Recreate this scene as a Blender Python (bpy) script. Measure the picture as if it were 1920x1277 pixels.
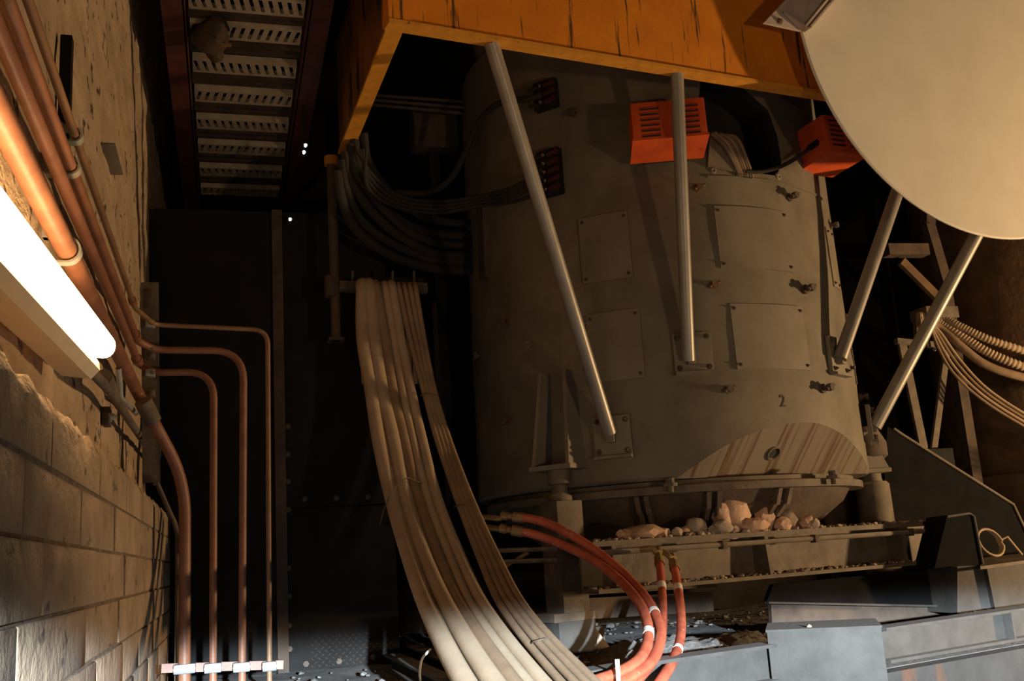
import bpy, bmesh, math, random
from mathutils import Vector, Matrix, noise
random.seed(7)
PI = math.pi
scene = bpy.context.scene
C = scene.collection
for o in list(bpy.data.objects):
    bpy.data.objects.remove(o)

# ------------------------------------------------------------------ camera
FPX, CX, CY, H = 1880.0, 960.0, 638.5, 0.65
def cam_axes(vp=(425, 1072), roll=.063):
    dY = Vector(((vp[0]-CX)/FPX, -(vp[1]-CY)/FPX, -1)).normalized()
    ux, uy = -math.sin(roll), .97
    for _ in range(60):
        uz = -(dY.x*ux + dY.y*uy)/dY.z
        uy = math.sqrt(1-ux*ux-uz*uz)
    U = Vector((ux, uy, uz))
    return Matrix((dY.cross(U), dY, U))
RM = cam_axes()
cam = bpy.data.cameras.new('camera'); camo = bpy.data.objects.new('camera', cam); C.objects.link(camo)
camo.matrix_world = Matrix.Translation((0, 0, H)) @ RM.to_4x4()
cam.sensor_width = 36; cam.lens = FPX/1920*36; cam.clip_start = .02; cam.clip_end = 100
scene.camera = camo

# ------------------------------------------------------------------ world, lights, exposure
w = bpy.data.worlds.new('world'); scene.world = w; w.use_nodes = True
w.node_tree.nodes['Background'].inputs[0].default_value = (1, .72, .45, 1)
w.node_tree.nodes['Background'].inputs[1].default_value = .0012
vs = scene.view_settings
vs.view_transform = 'Standard'; vs.look = 'None'; vs.exposure = 0.0; vs.gamma = 1.0; vs.use_curve_mapping = False
def lamp(name, kind, loc, energy, col, target=None, **kw):
    l = bpy.data.lights.new(name, kind); l.energy = energy; l.color = col
    for k, v in kw.items(): setattr(l, k, v)
    o = bpy.data.objects.new(name, l); C.objects.link(o); o.location = loc
    if target is not None:
        o.rotation_euler = (Vector(target)-Vector(loc)).to_track_quat('-Z', 'Y').to_euler()
    return o
TUBE_STRENGTH = 27.0
# warm work lamp low on the right-hand side of the bay, outside the frame
lamp('work_lamp', 'SPOT', (8.4, 3.6, .55), 1250, (1, .66, .34), (4.2, 6.0, 2.3), shadow_soft_size=.10, spot_size=math.radians(92), spot_blend=.5)
# unseen warm fill added behind and right of the photographer, aimed at the furnace
lamp('fill_lamp', 'SPOT', (3.4, -1.4, .3), 200, (1, .66, .34), (3.6, 5.2, 3.0), shadow_soft_size=.10, spot_size=math.radians(64), spot_blend=.45)
# cool daylight-white lamp far behind the photographer, hooded so that it only reaches low
lamp('low_daylight_lamp', 'SPOT', (.6, -5.0, 1.15), 23000, (.70, .85, 1), (.6, -5.0, 0), shadow_soft_size=.05, spot_size=math.radians(171.4), spot_blend=.022)

# ------------------------------------------------------------------ picture rays -> points of the place
CAMP = Vector((0, 0, H))
def ray(px, py): return RM @ Vector(((px-CX)/FPX, -(py-CY)/FPX, -1))
def W(px, py, Y):
    d = ray(px, py); return CAMP + d*(Y/d.y)
def WX(px, py, X):
    d = ray(px, py); return CAMP + d*(X/d.x)
def WZ(px, py, Z):
    d = ray(px, py); return CAMP + d*((Z-H)/d.z)

# ------------------------------------------------------------------ materials
MATS = {}
def mat(name, c1, c2=None, scale=6, rough=.75, metal=0, bump=0, bscale=40, stretch=(1, 1, 1), lo=.35, hi=.65,
        spot=None, spot_scale=14, spot_at=.62, spot_stretch=(1, 1, 1), dust=None, dust_amt=.8, emit=None, estr=0, coat=0, spec=None):
    m = bpy.data.materials.new(name); m.use_nodes = True; MATS[name] = m
    n, L = m.node_tree.nodes, m.node_tree.links
    b = n['Principled BSDF']
    b.inputs['Roughness'].default_value = rough; b.inputs['Metallic'].default_value = metal
    tc = n.new('ShaderNodeTexCoord')
    def tex(sc, st, det=6, rgh=.6):
        mp = n.new('ShaderNodeMapping'); mp.inputs['Scale'].default_value = st
        L.new(tc.outputs['Object'], mp.inputs['Vector'])
        t = n.new('ShaderNodeTexNoise'); t.inputs['Scale'].default_value = sc
        t.inputs['Detail'].default_value = det; t.inputs['Roughness'].default_value = rgh
        L.new(mp.outputs[0], t.inputs['Vector']); return t.outputs['Fac']
    def ramp(src, a, bb):
        r = n.new('ShaderNodeMapRange'); r.inputs['From Min'].default_value = a; r.inputs['From Max'].default_value = bb
        L.new(src, r.inputs['Value']); return r.outputs[0]
    def mix(fac, a, bb):
        x = n.new('ShaderNodeMix'); x.data_type = 'RGBA'
        L.new(fac, x.inputs['Factor'])
        for s, v in ((x.inputs['A'], a), (x.inputs['B'], bb)):
            if isinstance(v, tuple): s.default_value = (*v, 1)
            else: L.new(v, s)
        return x.outputs['Result']
    col = None
    if c2 is not None:
        col = mix(ramp(tex(scale, stretch), lo, hi), c1, c2)
    if spot is not None:
        col = mix(ramp(tex(spot_scale, spot_stretch, 4), spot_at, spot_at+.06), col if col is not None else c1, spot)
    if dust is not None:
        g = n.new('ShaderNodeNewGeometry'); sx = n.new('ShaderNodeSeparateXYZ'); L.new(g.outputs['Normal'], sx.inputs[0])
        f = ramp(sx.outputs['Z'], .15, .85)
        mm = n.new('ShaderNodeMath'); mm.operation = 'MULTIPLY'; mm.inputs[1].default_value = dust_amt; L.new(f, mm.inputs[0])
        col = mix(mm.outputs[0], col if col is not None else c1, dust)
    if col is not None: L.new(col, b.inputs['Base Color'])
    else: b.inputs['Base Color'].default_value = (*c1, 1)
    if bump:
        bp = n.new('ShaderNodeBump'); bp.inputs['Strength'].default_value = bump; bp.inputs['Distance'].default_value = .02
        L.new(tex(bscale, stretch), bp.inputs['Height']); L.new(bp.outputs[0], b.inputs['Normal'])
    if emit:
        b.inputs['Emission Color'].default_value = (*emit, 1); b.inputs['Emission Strength'].default_value = estr
    if spec is not None: b.inputs['Specular IOR Level'].default_value = spec
    if coat: b.inputs['Coat Weight'].default_value = coat
    return m
DUST = (.34, .27, .19)
mat('concrete', (.56, .40, .255), (.34, .235, .14), 9, .92, bump=1.0, bscale=30, stretch=(1, .32, .75), lo=.3, hi=.7, spot=(.07, .045, .03), spot_scale=24, spot_at=.60, spot_stretch=(1, .42, .62))
mat('block', (.42, .30, .19), (.27, .185, .11), 9, .95, bump=.9, bscale=30, stretch=(1, .4, .6), spot=(.13, .088, .055), spot_scale=14, spot_at=.64, spot_stretch=(1, .5, .9))
mat('mortar', (.24, .165, .10), (.12, .085, .05), 20, .95, bump=.4)
mat('pipe_red', (.29, .125, .066), (.19, .075, .038), 9, .5, bump=.08, bscale=60, spot=(.52, .33, .2), spot_scale=60, spot_at=.72)
mat('pipe_brown', (.27, .15, .07), (.19, .10, .05), 12, .5)
mat('galv', (.50, .50, .47), (.36, .35, .32), 14, .45, metal=.35)
mat('clamp_bright', (.24, .24, .23), (.18, .18, .17), 20, .4, metal=.2)
mat('clamp_green', (.26, .30, .26), (.36, .33, .25), 18, .5, metal=.2)
mat('lamp_housing', (.70, .60, .42), (.62, .52, .36), 8, .6)
mat('tube_glow', (1, .9, .75), emit=(1, .64, .31), estr=TUBE_STRENGTH)
mat('yellow_paint', (.76, .25, .012), (.64, .195, .010), 4, .6, bump=.12, bscale=30, spot=(.10, .045, .012), spot_scale=5, spot_at=.60, spot_stretch=(6, 6, .35))
mat('yellow_shaded', (.34, .135, .014), (.12, .05, .012), 3, .7, bump=.15, stretch=(1, 1, .5), spot=(.03, .016, .008), spot_scale=5, spot_at=.56, spot_stretch=(1, 1, .4))  # girder yellow with the side's dim light put into it, plus sooty blotches
mat('yellow_edge', (.72, .31, .03), (.56, .23, .025), 12, .6, spot=(.2, .13, .05), spot_scale=18, spot_at=.64)
mat('cream', (.74, .68, .56), (.68, .62, .51), 3, .7, bump=.05, spot=(.34, .28, .19), spot_scale=9, spot_at=.74)
mat('bracket_paint', (.56, .47, .42), (.44, .34, .30), 10, .6)
mat('orange_box', (.72, .105, .018), (.55, .07, .014), 6, .55, spot=(.16, .04, .02), spot_scale=7, spot_at=.68)
mat('slot_dark', (.035, .022, .018), rough=.8)
mat('shell', (.19, .158, .11), (.13, .104, .07), 3.2, .72, bump=.12, bscale=9, spot=(.12, .09, .06), spot_scale=7, spot_at=.70)
mat('facet', (.20, .16, .112), (.115, .06, .035), 26, .6, lo=.50, hi=.62, spot=(.09, .10, .115), spot_scale=34, spot_at=.64)
mat('recess_shade', (.035, .03, .026), (.02, .017, .015), 6, .9)  # near-black colour standing in for the shade inside openings
mat('panel', (.21, .175, .125), (.165, .135, .093), 4, .66, bump=.06, bscale=12)
mat('steel_strut', (.33, .30, .255), (.25, .22, .18), 9, .42, metal=.35, stretch=(1, 1, .3))
mat('rusty', (.22, .125, .06), (.10, .055, .03), 3, .85, bump=.3, bscale=20)
mat('rust_dark', (.10, .065, .04), (.05, .034, .024), 6, .8, bump=.2, dust=DUST, dust_amt=.6)
mat('steel_dusty', (.155, .118, .078), (.09, .066, .043), 8, .75, bump=.2, dust=DUST, dust_amt=.9)
mat('steel_grey', (.068, .060, .050), (.044, .039, .032), 7, .8, bump=.15, dust=(.20, .175, .145), dust_amt=.8)
mat('dark_steel', (.018, .016, .014), (.011, .010, .009), 5, .8, bump=.1, spec=.2)
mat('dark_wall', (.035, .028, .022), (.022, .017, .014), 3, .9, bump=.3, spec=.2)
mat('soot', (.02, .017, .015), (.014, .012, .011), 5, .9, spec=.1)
mat('red_channel', (.09, .02, .014), (.05, .014, .011), 6, .7)
mat('tread', (.60, .50, .35), (.44, .36, .24), 10, .7)
mat('hose', (.43, .31, .19), (.34, .235, .14), 8, .85, bump=.1, bscale=50, dust=(.48, .37, .25), dust_amt=.5)
mat('hose_brown', (.31, .205, .118), (.23, .148, .083), 9, .85, bump=.1, bscale=50)
mat('cable_dark', (.026, .020, .015), (.016, .012, .009), 9, .85, bump=.1)
mat('hose_red', (.50, .115, .055), (.36, .07, .035), 14, .5, spot=(.58, .44, .36), spot_scale=30, spot_at=.66)
mat('band_white', (.74, .70, .6), rough=.6)
mat('brass', (.42, .28, .11), (.25, .16, .07), 20, .45, metal=.6)
mat('wire', (.10, .075, .05), rough=.6, metal=.3)
mat('rubble', (.42, .33, .25), (.28, .21, .155), 12, .95, bump=.4)
mat('rock_pink', (.60, .40, .28), (.48, .29, .19), 9, .95, bump=.5)
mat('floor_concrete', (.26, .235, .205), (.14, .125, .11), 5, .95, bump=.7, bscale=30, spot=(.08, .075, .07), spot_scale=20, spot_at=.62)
mat('grime', (.055, .032, .016), (.03, .018, .01), 9, .9)
mat('grime_yellow', (.16, .085, .02), rough=.8)
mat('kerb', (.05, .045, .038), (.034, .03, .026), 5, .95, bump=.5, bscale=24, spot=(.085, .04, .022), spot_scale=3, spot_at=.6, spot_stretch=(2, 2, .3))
mat('soot_black', (.010, .009, .008), (.006, .0055, .005), 6, .9, spec=.08)
mat('chrome', (.8, .78, .72), rough=.15, metal=1)
mat('terminal_red', (.07, .014, .010), rough=.5)
mat('pin_light', (1, 1, 1), emit=(1, .95, .85), estr=14)
mat('sticker', (.55, .52, .46), rough=.7)
mat('mark', (.07, .05, .035), rough=.9)

# ------------------------------------------------------------------ mesh builder
def basis(d):
    d = d.normalized(); a = Vector((0, 0, 1)) if abs(d.z) < .9 else Vector((1, 0, 0))
    x = a.cross(d).normalized(); return x, d.cross(x), d
def catmull(pts, n=10):
    pts = [Vector(p) for p in pts]
    if len(pts) < 3: return pts
    P = [2*pts[0]-pts[1]] + pts + [2*pts[-1]-pts[-2]]; out = []
    for i in range(1, len(P)-2):
        a, b, c, d = P[i-1:i+3]
        for k in range(n):
            t = k/n
            out.append(.5*((2*b)+(c-a)*t+(2*a-5*b+4*c-d)*t*t+(3*b-a-3*c+d)*t**3))
    out.append(pts[-1]); return out
def round_path(pts, r=.1, n=6):
    pts = [Vector(p) for p in pts]; out = [pts[0]]
    for i in range(1, len(pts)-1):
        a, b, c = pts[i-1:i+2]; u = (a-b); v = (c-b)
        rr = min(r if not isinstance(r, (list, tuple)) else r[i-1], u.length*.49, v.length*.49)
        p, q = b+u.normalized()*rr, b+v.normalized()*rr
        for k in range(n+1):
            t = k/n; out.append((1-t)**2*p+2*t*(1-t)*b+t*t*q)
    out.append(pts[-1]); return out
class MB:
    def __init__(s): s.v = []; s.f = []; s.smooth = []
    def add(s, vs_, fs, sm=False):
        o = len(s.v); s.v += [Vector(p) for p in vs_]
        for f in fs: s.f.append(tuple(i+o for i in f)); s.smooth.append(sm)
        return s
    def hexa(s, p8):  # bottom 4 then top 4
        return s.add(p8, [(3, 2, 1, 0), (4, 5, 6, 7), (0, 1, 5, 4), (1, 2, 6, 5), (2, 3, 7, 6), (3, 0, 4, 7)])
    def box(s, c, size, X=None, Y=None, Z=None, bev=0):
        c = Vector(c); X = Vector(X or (1, 0, 0)); Y = Vector(Y or (0, 1, 0)); Z = Vector(Z or (0, 0, 1))
        if bev:
            b = bmesh.new(); bmesh.ops.create_cube(b, size=1)
            for v in b.verts: v.co = Vector((v.co.x*size[0], v.co.y*size[1], v.co.z*size[2]))
            bmesh.ops.bevel(b, geom=b.edges[:], offset=bev, segments=2, affect='EDGES', profile=.6)
            b.verts.ensure_lookup_table()
            s.add([c+X*v.co.x+Y*v.co.y+Z*v.co.z for v in b.verts], [tuple(v.index for v in f.verts) for f in b.faces]); b.free(); return s
        hx, hy, hz = (q/2 for q in size)
        return s.hexa([c+X*a+Y*bb+Z*cc for cc in (-hz, hz) for a, bb in ((-hx, -hy), (hx, -hy), (hx, hy), (-hx, hy))])
    def bar(s, a, b, w_, h_, up=(0, 0, 1)):
        a, b = Vector(a), Vector(b); d = (b-a).normalized(); x = Vector(up).cross(d).normalized(); y = d.cross(x)
        return s.hexa([a-x*w_/2-y*h_/2, a+x*w_/2-y*h_/2, a+x*w_/2+y*h_/2, a-x*w_/2+y*h_/2,
                       b-x*w_/2-y*h_/2, b+x*w_/2-y*h_/2, b+x*w_/2+y*h_/2, b-x*w_/2+y*h_/2])
    def prism(s, poly, off):  # planar polygon extruded by a vector
        poly = [Vector(p) for p in poly]; off = Vector(off); n = len(poly)
        return s.add(poly+[p+off for p in poly], [tuple(range(n))[::-1], tuple(range(n, 2*n))]+[(i, (i+1) % n, n+(i+1) % n, n+i) for i in range(n)])
    def tube(s, pts, r, k=12, cap=True):
        pts = [Vector(p) for p in pts]; n = len(pts)
        rr = r if callable(r) else (lambda i: r)
        d0 = (pts[1]-pts[0]).normalized(); x, y, _ = basis(d0); vs_, fs = [], []
        for i, p in enumerate(pts):
            d = (pts[min(i+1, n-1)]-pts[max(i-1, 0)]).normalized()
            x = (x-d*x.dot(d)).normalized(); y = d.cross(x); ri = rr(i)
            vs_ += [p+(x*math.cos(2*PI*j/k)+y*math.sin(2*PI*j/k))*ri for j in range(k)]
        for i in range(n-1):
            for j in range(k):
                fs.append((i*k+j, i*k+(j+1) % k, (i+1)*k+(j+1) % k, (i+1)*k+j))
        s.add(vs_, fs, True)
        if cap: s.add(vs_[:k], [tuple(range(k))[::-1]]); s.add(vs_[-k:], [tuple(range(k))])
        return s
    def lathe(s, o, d, prof, k=16, sm=True):  # prof: (radius, height along d)
        o = Vector(o); x, y, d = basis(Vector(d)); vs_, fs = [], []
        for r, h in prof:
            vs_ += [o+d*h+(x*math.cos(2*PI*j/k)+y*math.sin(2*PI*j/k))*max(r, 1e-4) for j in range(k)]
        for i in range(len(prof)-1):
            for j in range(k): fs.append((i*k+j, i*k+(j+1) % k, (i+1)*k+(j+1) % k, (i+1)*k+j))
        s.add(vs_, fs, sm)
        return s
    def cyl(s, a, b, r, k=14):
        a, b = Vector(a), Vector(b); L = (b-a).length
        return s.lathe(a, b-a, [(0, 0), (r, 0), (r, L), (0, L)], k)
    def hexbolt(s, p, nrm, r=.014, h=.012):
        return s.lathe(p, nrm, [(r*1.5, -.002), (r*1.5, .003), (r, .003), (r, h), (r*.55, h), (r*.5, h*1.8), (0, h*1.8)], 6, False)
    def build(s, name, m, parent=None, label=None, cat=None, group=None, kind=None, sharp=35):
        if parent is None:
            lo = Vector([min(v[i] for v in s.v) for i in range(3)]); hi = Vector([max(v[i] for v in s.v) for i in range(3)])
            loc = Vector(((lo.x+hi.x)/2, (lo.y+hi.y)/2, lo.z)); base = loc
        else:
            loc = Vector((0, 0, 0)); base = ORIGIN[parent.name]
        me = bpy.data.meshes.new(name); me.from_pydata([v-base for v in s.v], [], s.f); me.validate(); 
        b = bmesh.new(); b.from_mesh(me); bmesh.ops.remove_doubles(b, verts=b.verts[:], dist=1e-5); bmesh.ops.recalc_face_normals(b, faces=b.faces[:])
        for f in b.faces: f.smooth = True
        b.to_mesh(me); b.free()
        me.set_sharp_from_angle(angle=math.radians(sharp))
        me.materials.append(MATS[m]); o = bpy.data.objects.new(name, me); C.objects.link(o)
        o.location = loc; o.parent = parent; ORIGIN[o.name] = base
        return tag(o, label, cat, group, kind)
ORIGIN = {}
def tag(o, label=None, cat=None, group=None, kind=None):
    for k, v in (('label', label), ('category', cat), ('group', group), ('kind', kind)):
        if v: o[k] = v
    return o
def thing(name, loc, label, cat, group=None, kind=None):
    o = bpy.data.objects.new(name, None); o.empty_display_size = .1; C.objects.link(o); o.location = Vector(loc); ORIGIN[o.name] = Vector(loc)
    return tag(o, label, cat, group, kind)

# ================================================================== SETTING
def grid_wall(name, m, o, u, v, nu, nv, amp, nrm, sc=3, **kw):
    o, u, v, nrm = Vector(o), Vector(u), Vector(v), Vector(nrm); mb = MB(); vs_ = []
    for j in range(nv+1):
        for i in range(nu+1):
            p = o+u*(i/nu)+v*(j/nv)
            d = amp*(noise.noise(p*sc)+.5*noise.noise(p*sc*2.7+Vector((5, 3, 1)))) if amp else 0
            vs_.append(p+nrm*d)
    fs = [(j*(nu+1)+i, j*(nu+1)+i+1, (j+1)*(nu+1)+i+1, (j+1)*(nu+1)+i) for j in range(nv) for i in range(nu)]
    mb.add(vs_, fs, True); 
    back = [o, o+u, o+u+v, o+v]
    off = -nrm.normalized()*.25
    mb.prism([p-nrm.normalized()*.05 for p in back], off)
    return mb.build(name, m, kind='structure', **kw)
XW, XB = -.50, -.347
grid_wall('wall_left', 'concrete', (XW, -1.2, -.6), (0, 10.6, 0), (0, 0, 6.6), 130, 90, .012, (1, 0, 0), 5,
          label='rough pitted brown concrete wall behind the red pipes', cat='wall')
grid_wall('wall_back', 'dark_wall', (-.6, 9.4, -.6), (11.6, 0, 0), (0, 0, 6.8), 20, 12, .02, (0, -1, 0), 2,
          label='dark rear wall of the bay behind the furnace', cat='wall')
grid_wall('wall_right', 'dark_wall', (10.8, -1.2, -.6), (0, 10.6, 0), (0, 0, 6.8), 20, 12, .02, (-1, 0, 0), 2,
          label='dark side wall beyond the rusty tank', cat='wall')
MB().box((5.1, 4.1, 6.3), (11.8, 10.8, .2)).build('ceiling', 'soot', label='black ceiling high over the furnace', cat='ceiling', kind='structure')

# I-beam line along the front edge of the floor slab
IB0, IB1 = WZ(1120, 1256, .17), WZ(2080, 1117, .17)
IBD = (IB1-IB0); IBD.z = 0; IBD.normalize(); IBN = Vector((IBD.y, -IBD.x, 0))  # towards the camera side
slab = MB()
fA = IB0-IBD*6; fA.z = 0; fB = IB1+IBD*5; fB.z = 0
edge = .03
nu, nv = 150, 70
vs_ = []
for j in range(nv+1):
    for i in range(nu+1):
        p = fA.lerp(fB, i/nu)+IBN*edge-IBN*(j/nv)*9.0
        d = .02*noise.noise(p*4)+.014*noise.noise(p*11)+.01*noise.noise(p*23)
        vs_.append(Vector((p.x, p.y, d*min(1, j/3)-.012)))
slab.add(vs_, [(j*(nu+1)+i, j*(nu+1)+i+1, (j+1)*(nu+1)+i+1, (j+1)*(nu+1)+i) for j in range(nv) for i in range(nu)])
slab.prism([fA+IBN*edge+Vector((0, 0, -.012)), fB+IBN*edge+Vector((0, 0, -.012)), fB-IBN*9+Vector((0, 0, -.05)), fA-IBN*9+Vector((0, 0, -.05))], (0, 0, -.6))
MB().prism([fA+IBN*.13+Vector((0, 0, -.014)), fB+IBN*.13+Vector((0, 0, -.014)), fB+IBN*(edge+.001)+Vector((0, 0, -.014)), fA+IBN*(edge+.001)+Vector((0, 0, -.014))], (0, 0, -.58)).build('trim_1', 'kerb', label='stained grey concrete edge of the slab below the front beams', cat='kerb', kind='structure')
slab.build('floor', 'floor_concrete', label='grey concrete floor slab strewn with dust and rubble', cat='floor', kind='structure')
MB().prism([(-.6, -1.5, -.6), (10.8, -1.5, -.6), (10.8, 7, -.6), (-.6, 7, -.6)], (0, 0, -.1)).build('floor_pit', 'soot', label='black sunken pit floor in front of the slab edge', cat='floor', kind='structure')

# block wall at the lower left: mortar core plus single blocks
ztop = WX(247, 893, XB).z
bw = thing('wall_left_base', (XB-.05, 3, -.6), 'low brown block wall with broken lit top edge under the tube lamp', 'wall', kind='structure')
Yend = WX(331, 1010, XB).y
ch = .148
MB().box((XB-.075, (Yend-1.2)/2, (ztop-.06-.6)/2), (.14, Yend+1.2-.02, ztop-.06+.6)).build('mortar_core', 'mortar', bw)
nC = int((ztop+.6)/ch)+1
for c in range(nC):
    zt = ztop-c*ch; y = -.9+(c*.43) % .86
    ys = [-1.2]
    while y < Yend-.15: ys.append(y); y += random.uniform(.72, .95)
    ys.append(Yend)
    for a, b in zip(ys[:-1], ys[1:]):
        if c == 0:
            # top course with a broken, chipped upper edge
            n = max(3, int((b-a)/.05)); p = []; mb = MB()
            for i in range(n+1):
                yy = a+.006+(b-a-.012)*i/n; z1 = zt+.02*noise.noise(Vector((yy*9, 0, 3)))+.012*noise.noise(Vector((yy*30, 2, 0)))
                xo = .012*abs(noise.noise(Vector((yy*14, 7, 1))))
                p.append([(XB-.15, yy, zt-ch+.004), (XB, yy, zt-ch+.004), (XB, yy, z1-.034), (XB-.013-xo, yy, z1), (XB-.15, yy, z1+.012)])
            V = [q for r in p for q in r]; Fc = []
            for i in range(n):
                for k in range(5): Fc.append((i*5+k, i*5+(k+1) % 5, (i+1)*5+(k+1) % 5, (i+1)*5+k))
            Fc += [(4, 3, 2, 1, 0), tuple(n*5+k for k in range(5))]
            mb.add(V, Fc).build('block', 'block', bw, sharp=30)
        else:
            j = random.uniform(-.005, .004)
            MB().box((XB-.075+j, (a+b)/2, zt-ch/2), (.15, b-a-.007, ch-.007), bev=.006).build('block', 'block', bw)

# dark bolted steel partition behind the pipes
YP = 6.85
xl, xm, xr = -.48, W(536, 900, YP).x, W(742, 1000, YP).x
pt = thing('wall_partition', (.3, YP, 0), 'black sheet steel partition with rows of bolts behind the vertical pipes', 'wall', kind='structure')
ztp = W(450, 395, YP).z
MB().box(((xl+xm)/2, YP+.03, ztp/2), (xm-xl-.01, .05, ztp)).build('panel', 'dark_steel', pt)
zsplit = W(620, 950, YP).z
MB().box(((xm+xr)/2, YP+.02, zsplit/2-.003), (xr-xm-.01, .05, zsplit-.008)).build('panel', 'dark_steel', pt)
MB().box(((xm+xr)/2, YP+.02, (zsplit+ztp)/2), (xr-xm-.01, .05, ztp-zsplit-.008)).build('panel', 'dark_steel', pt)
MB().box((xm-.035, YP-.02, ztp/2), (.07, .05, ztp)).build('flange_strip', 'rust_dark', pt)
for px, py in [(540, 800), (539, 852), (540, 903), (541, 956), (541, 1065), (542, 1118), (542, 1173), (543, 1217), (572, 936), (631, 934), (690, 932), (574, 1245), (636, 1240), (699, 1232), (455, 1053)]:
    p = W(px, py, YP-.005); MB().hexbolt(p, (0, -1, 0), .013, .012).build('bolt', 'steel_dusty', pt)
# raised diamond tread pattern on the foot of the partition
tp = MB(); zt0 = W(650, 1185, YP).z
xx = W(585, 1200, YP).x; row = 0; zz = .02
while zz < zt0:
    x = xx+(row % 2)*.022
    while x < xr-.03:
        s = 1 if (row % 2) else -1
        d = Vector((s*.8, 0, .6)); q = Vector((-d.z, 0, d.x))
        c_ = Vector((x, YP-.006, zz))
        tp.add([c_-d*.014, c_+q*.004+Vector((0, -.004, 0)), c_+d*.014, c_-q*.004+Vector((0, -.004, 0))], [(0, 3, 2, 1)])
        x += .044
    zz += .022; row += 1
tp.build('tread_pattern', 'grime', pt, kind='stuff')

# ================================================================== LEFT WALL: lamp and pipes
pe = WX(197, 655, -.335)
pa0 = W(0, 412, 1.95)
ld = (pa0-pe).normalized(); L = 1.45
lx = Vector((0, 0, 1)).cross(ld).normalized()
if lx.x < 0: lx = -lx          # away from the wall
lu = Vector((0, 0, 1)); lu = (lu-ld*lu.dot(ld)).normalized()
lt = thing('tube_luminaire', pe+ld*L/2-lu*.09, 'glowing tubular strip lamp with cream housing on the left wall', 'lamp')
r = .036
prof = [(0, 0), (r*.55, .006), (r*.85, .02), (r, .045), (r, L-.045), (r*.85, L-.02), (r*.55, L-.006), (0, L)]
MB().lathe(pe, ld, prof, 20).build('tube_lens', 'tube_glow', lt)
sec = [(-.115, -.075), (-.035, -.088), (-.012, -.062), (-.014, -.040), (-.05, .018), (-.115, .022)]
def lsec(off): return [pe+ld*off+lx*x+lu*z for x, z in sec]
MB().prism(lsec(.035), ld*(L-.04)).build('housing', 'lamp_housing', lt)
MB().prism(lsec(.004), ld*.03).build('end_cap', 'lamp_housing', lt)
for off in (.12, L-.3):
    q = pe+ld*off-lu*.03; MB().box(((q.x-.11+XW)/2+.012, q.y, q.z), (abs(q.x-.10-XW)-.035, .05, .07), bev=.005).build('wall_bracket', 'galv', lt)

def YtoZ(px, py, X=-.42): p = WX(px, py, X); return p
def wall_pipe(name, label, px, py, xend, r, tail, m='pipe_red', X=-.425, rad=.12, gp='red service pipes along the left wall'):
    p = WX(px, py, X); ye = 3.0
    for _ in range(30):
        cc = RM.transposed() @ (Vector((X, ye, p.z))-CAMP); ye += (xend-(CX+FPX*cc.x/-cc.z))*.006
    e = Vector((X, ye, p.z))
    path = [Vector((X, .25, p.z)), e] + tail
    t = thing(name, (path[-1].x, path[-1].y, path[-1].z), label, 'pipe', gp)
    MB().tube(round_path(path, rad, 7), r, 14).build('pipe_run', m, t)
    return t, p.z, e
YD = 5.3
fl = -.05
def drop(pxs, Yd=YD):
    pts = [W(a, b, Yd) for a, b in pxs]; pts[-1].z = fl; return pts
def coupling(t, a, b, r, m='pipe_red'):
    MB().cyl(a, b, r).build('coupling', m, t)
t1, z1, e1 = wall_pipe('service_pipe', 'thickest red pipe, lowest of four on left wall, bending down obliquely', 103, 425, 256, .029,
                       [W(283, 782, 5.15), W(347, 900, YD)]+drop([(346, 1290)]), rad=.22)
t2, z2, e2 = wall_pipe('service_pipe', 'second red pipe above the thickest, second vertical drop from the block wall', 152, 425, 261, .0185,
                       drop([(290, 699), (401, 697), (399, 1290)]), rad=[.04, .05, .16])
t3, z3, e3 = wall_pipe('service_pipe', 'third red pipe up the wall, third vertical drop before the black partition', 175, 425, 258, .0185,
                       drop([(290, 656), (457, 658), (453, 1290)]), rad=[.04, .05, .16])
t4, z4, e4 = wall_pipe('service_pipe', 'thinnest brownish pipe, topmost on the wall and farthest vertical drop', 200, 425, 253, .0125,
                       drop([(290, 609), (502, 619), (505, 1290)]), m='pipe_brown', rad=[.04, .05, .08])
for t, e, rr in ((t2, e2, .026), (t3, e3, .026), (t4, e4, .019)):
    MB().cyl(e-Vector((0, .16, 0)), e-Vector((0, .09, 0)), rr).build('coupling', 'pipe_red', t)
a = W(268, 752, 5.1); b = W(287, 790, 5.16)
MB().cyl(a, b, .042).build('coupling', 'steel_dusty', t1)
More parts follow.
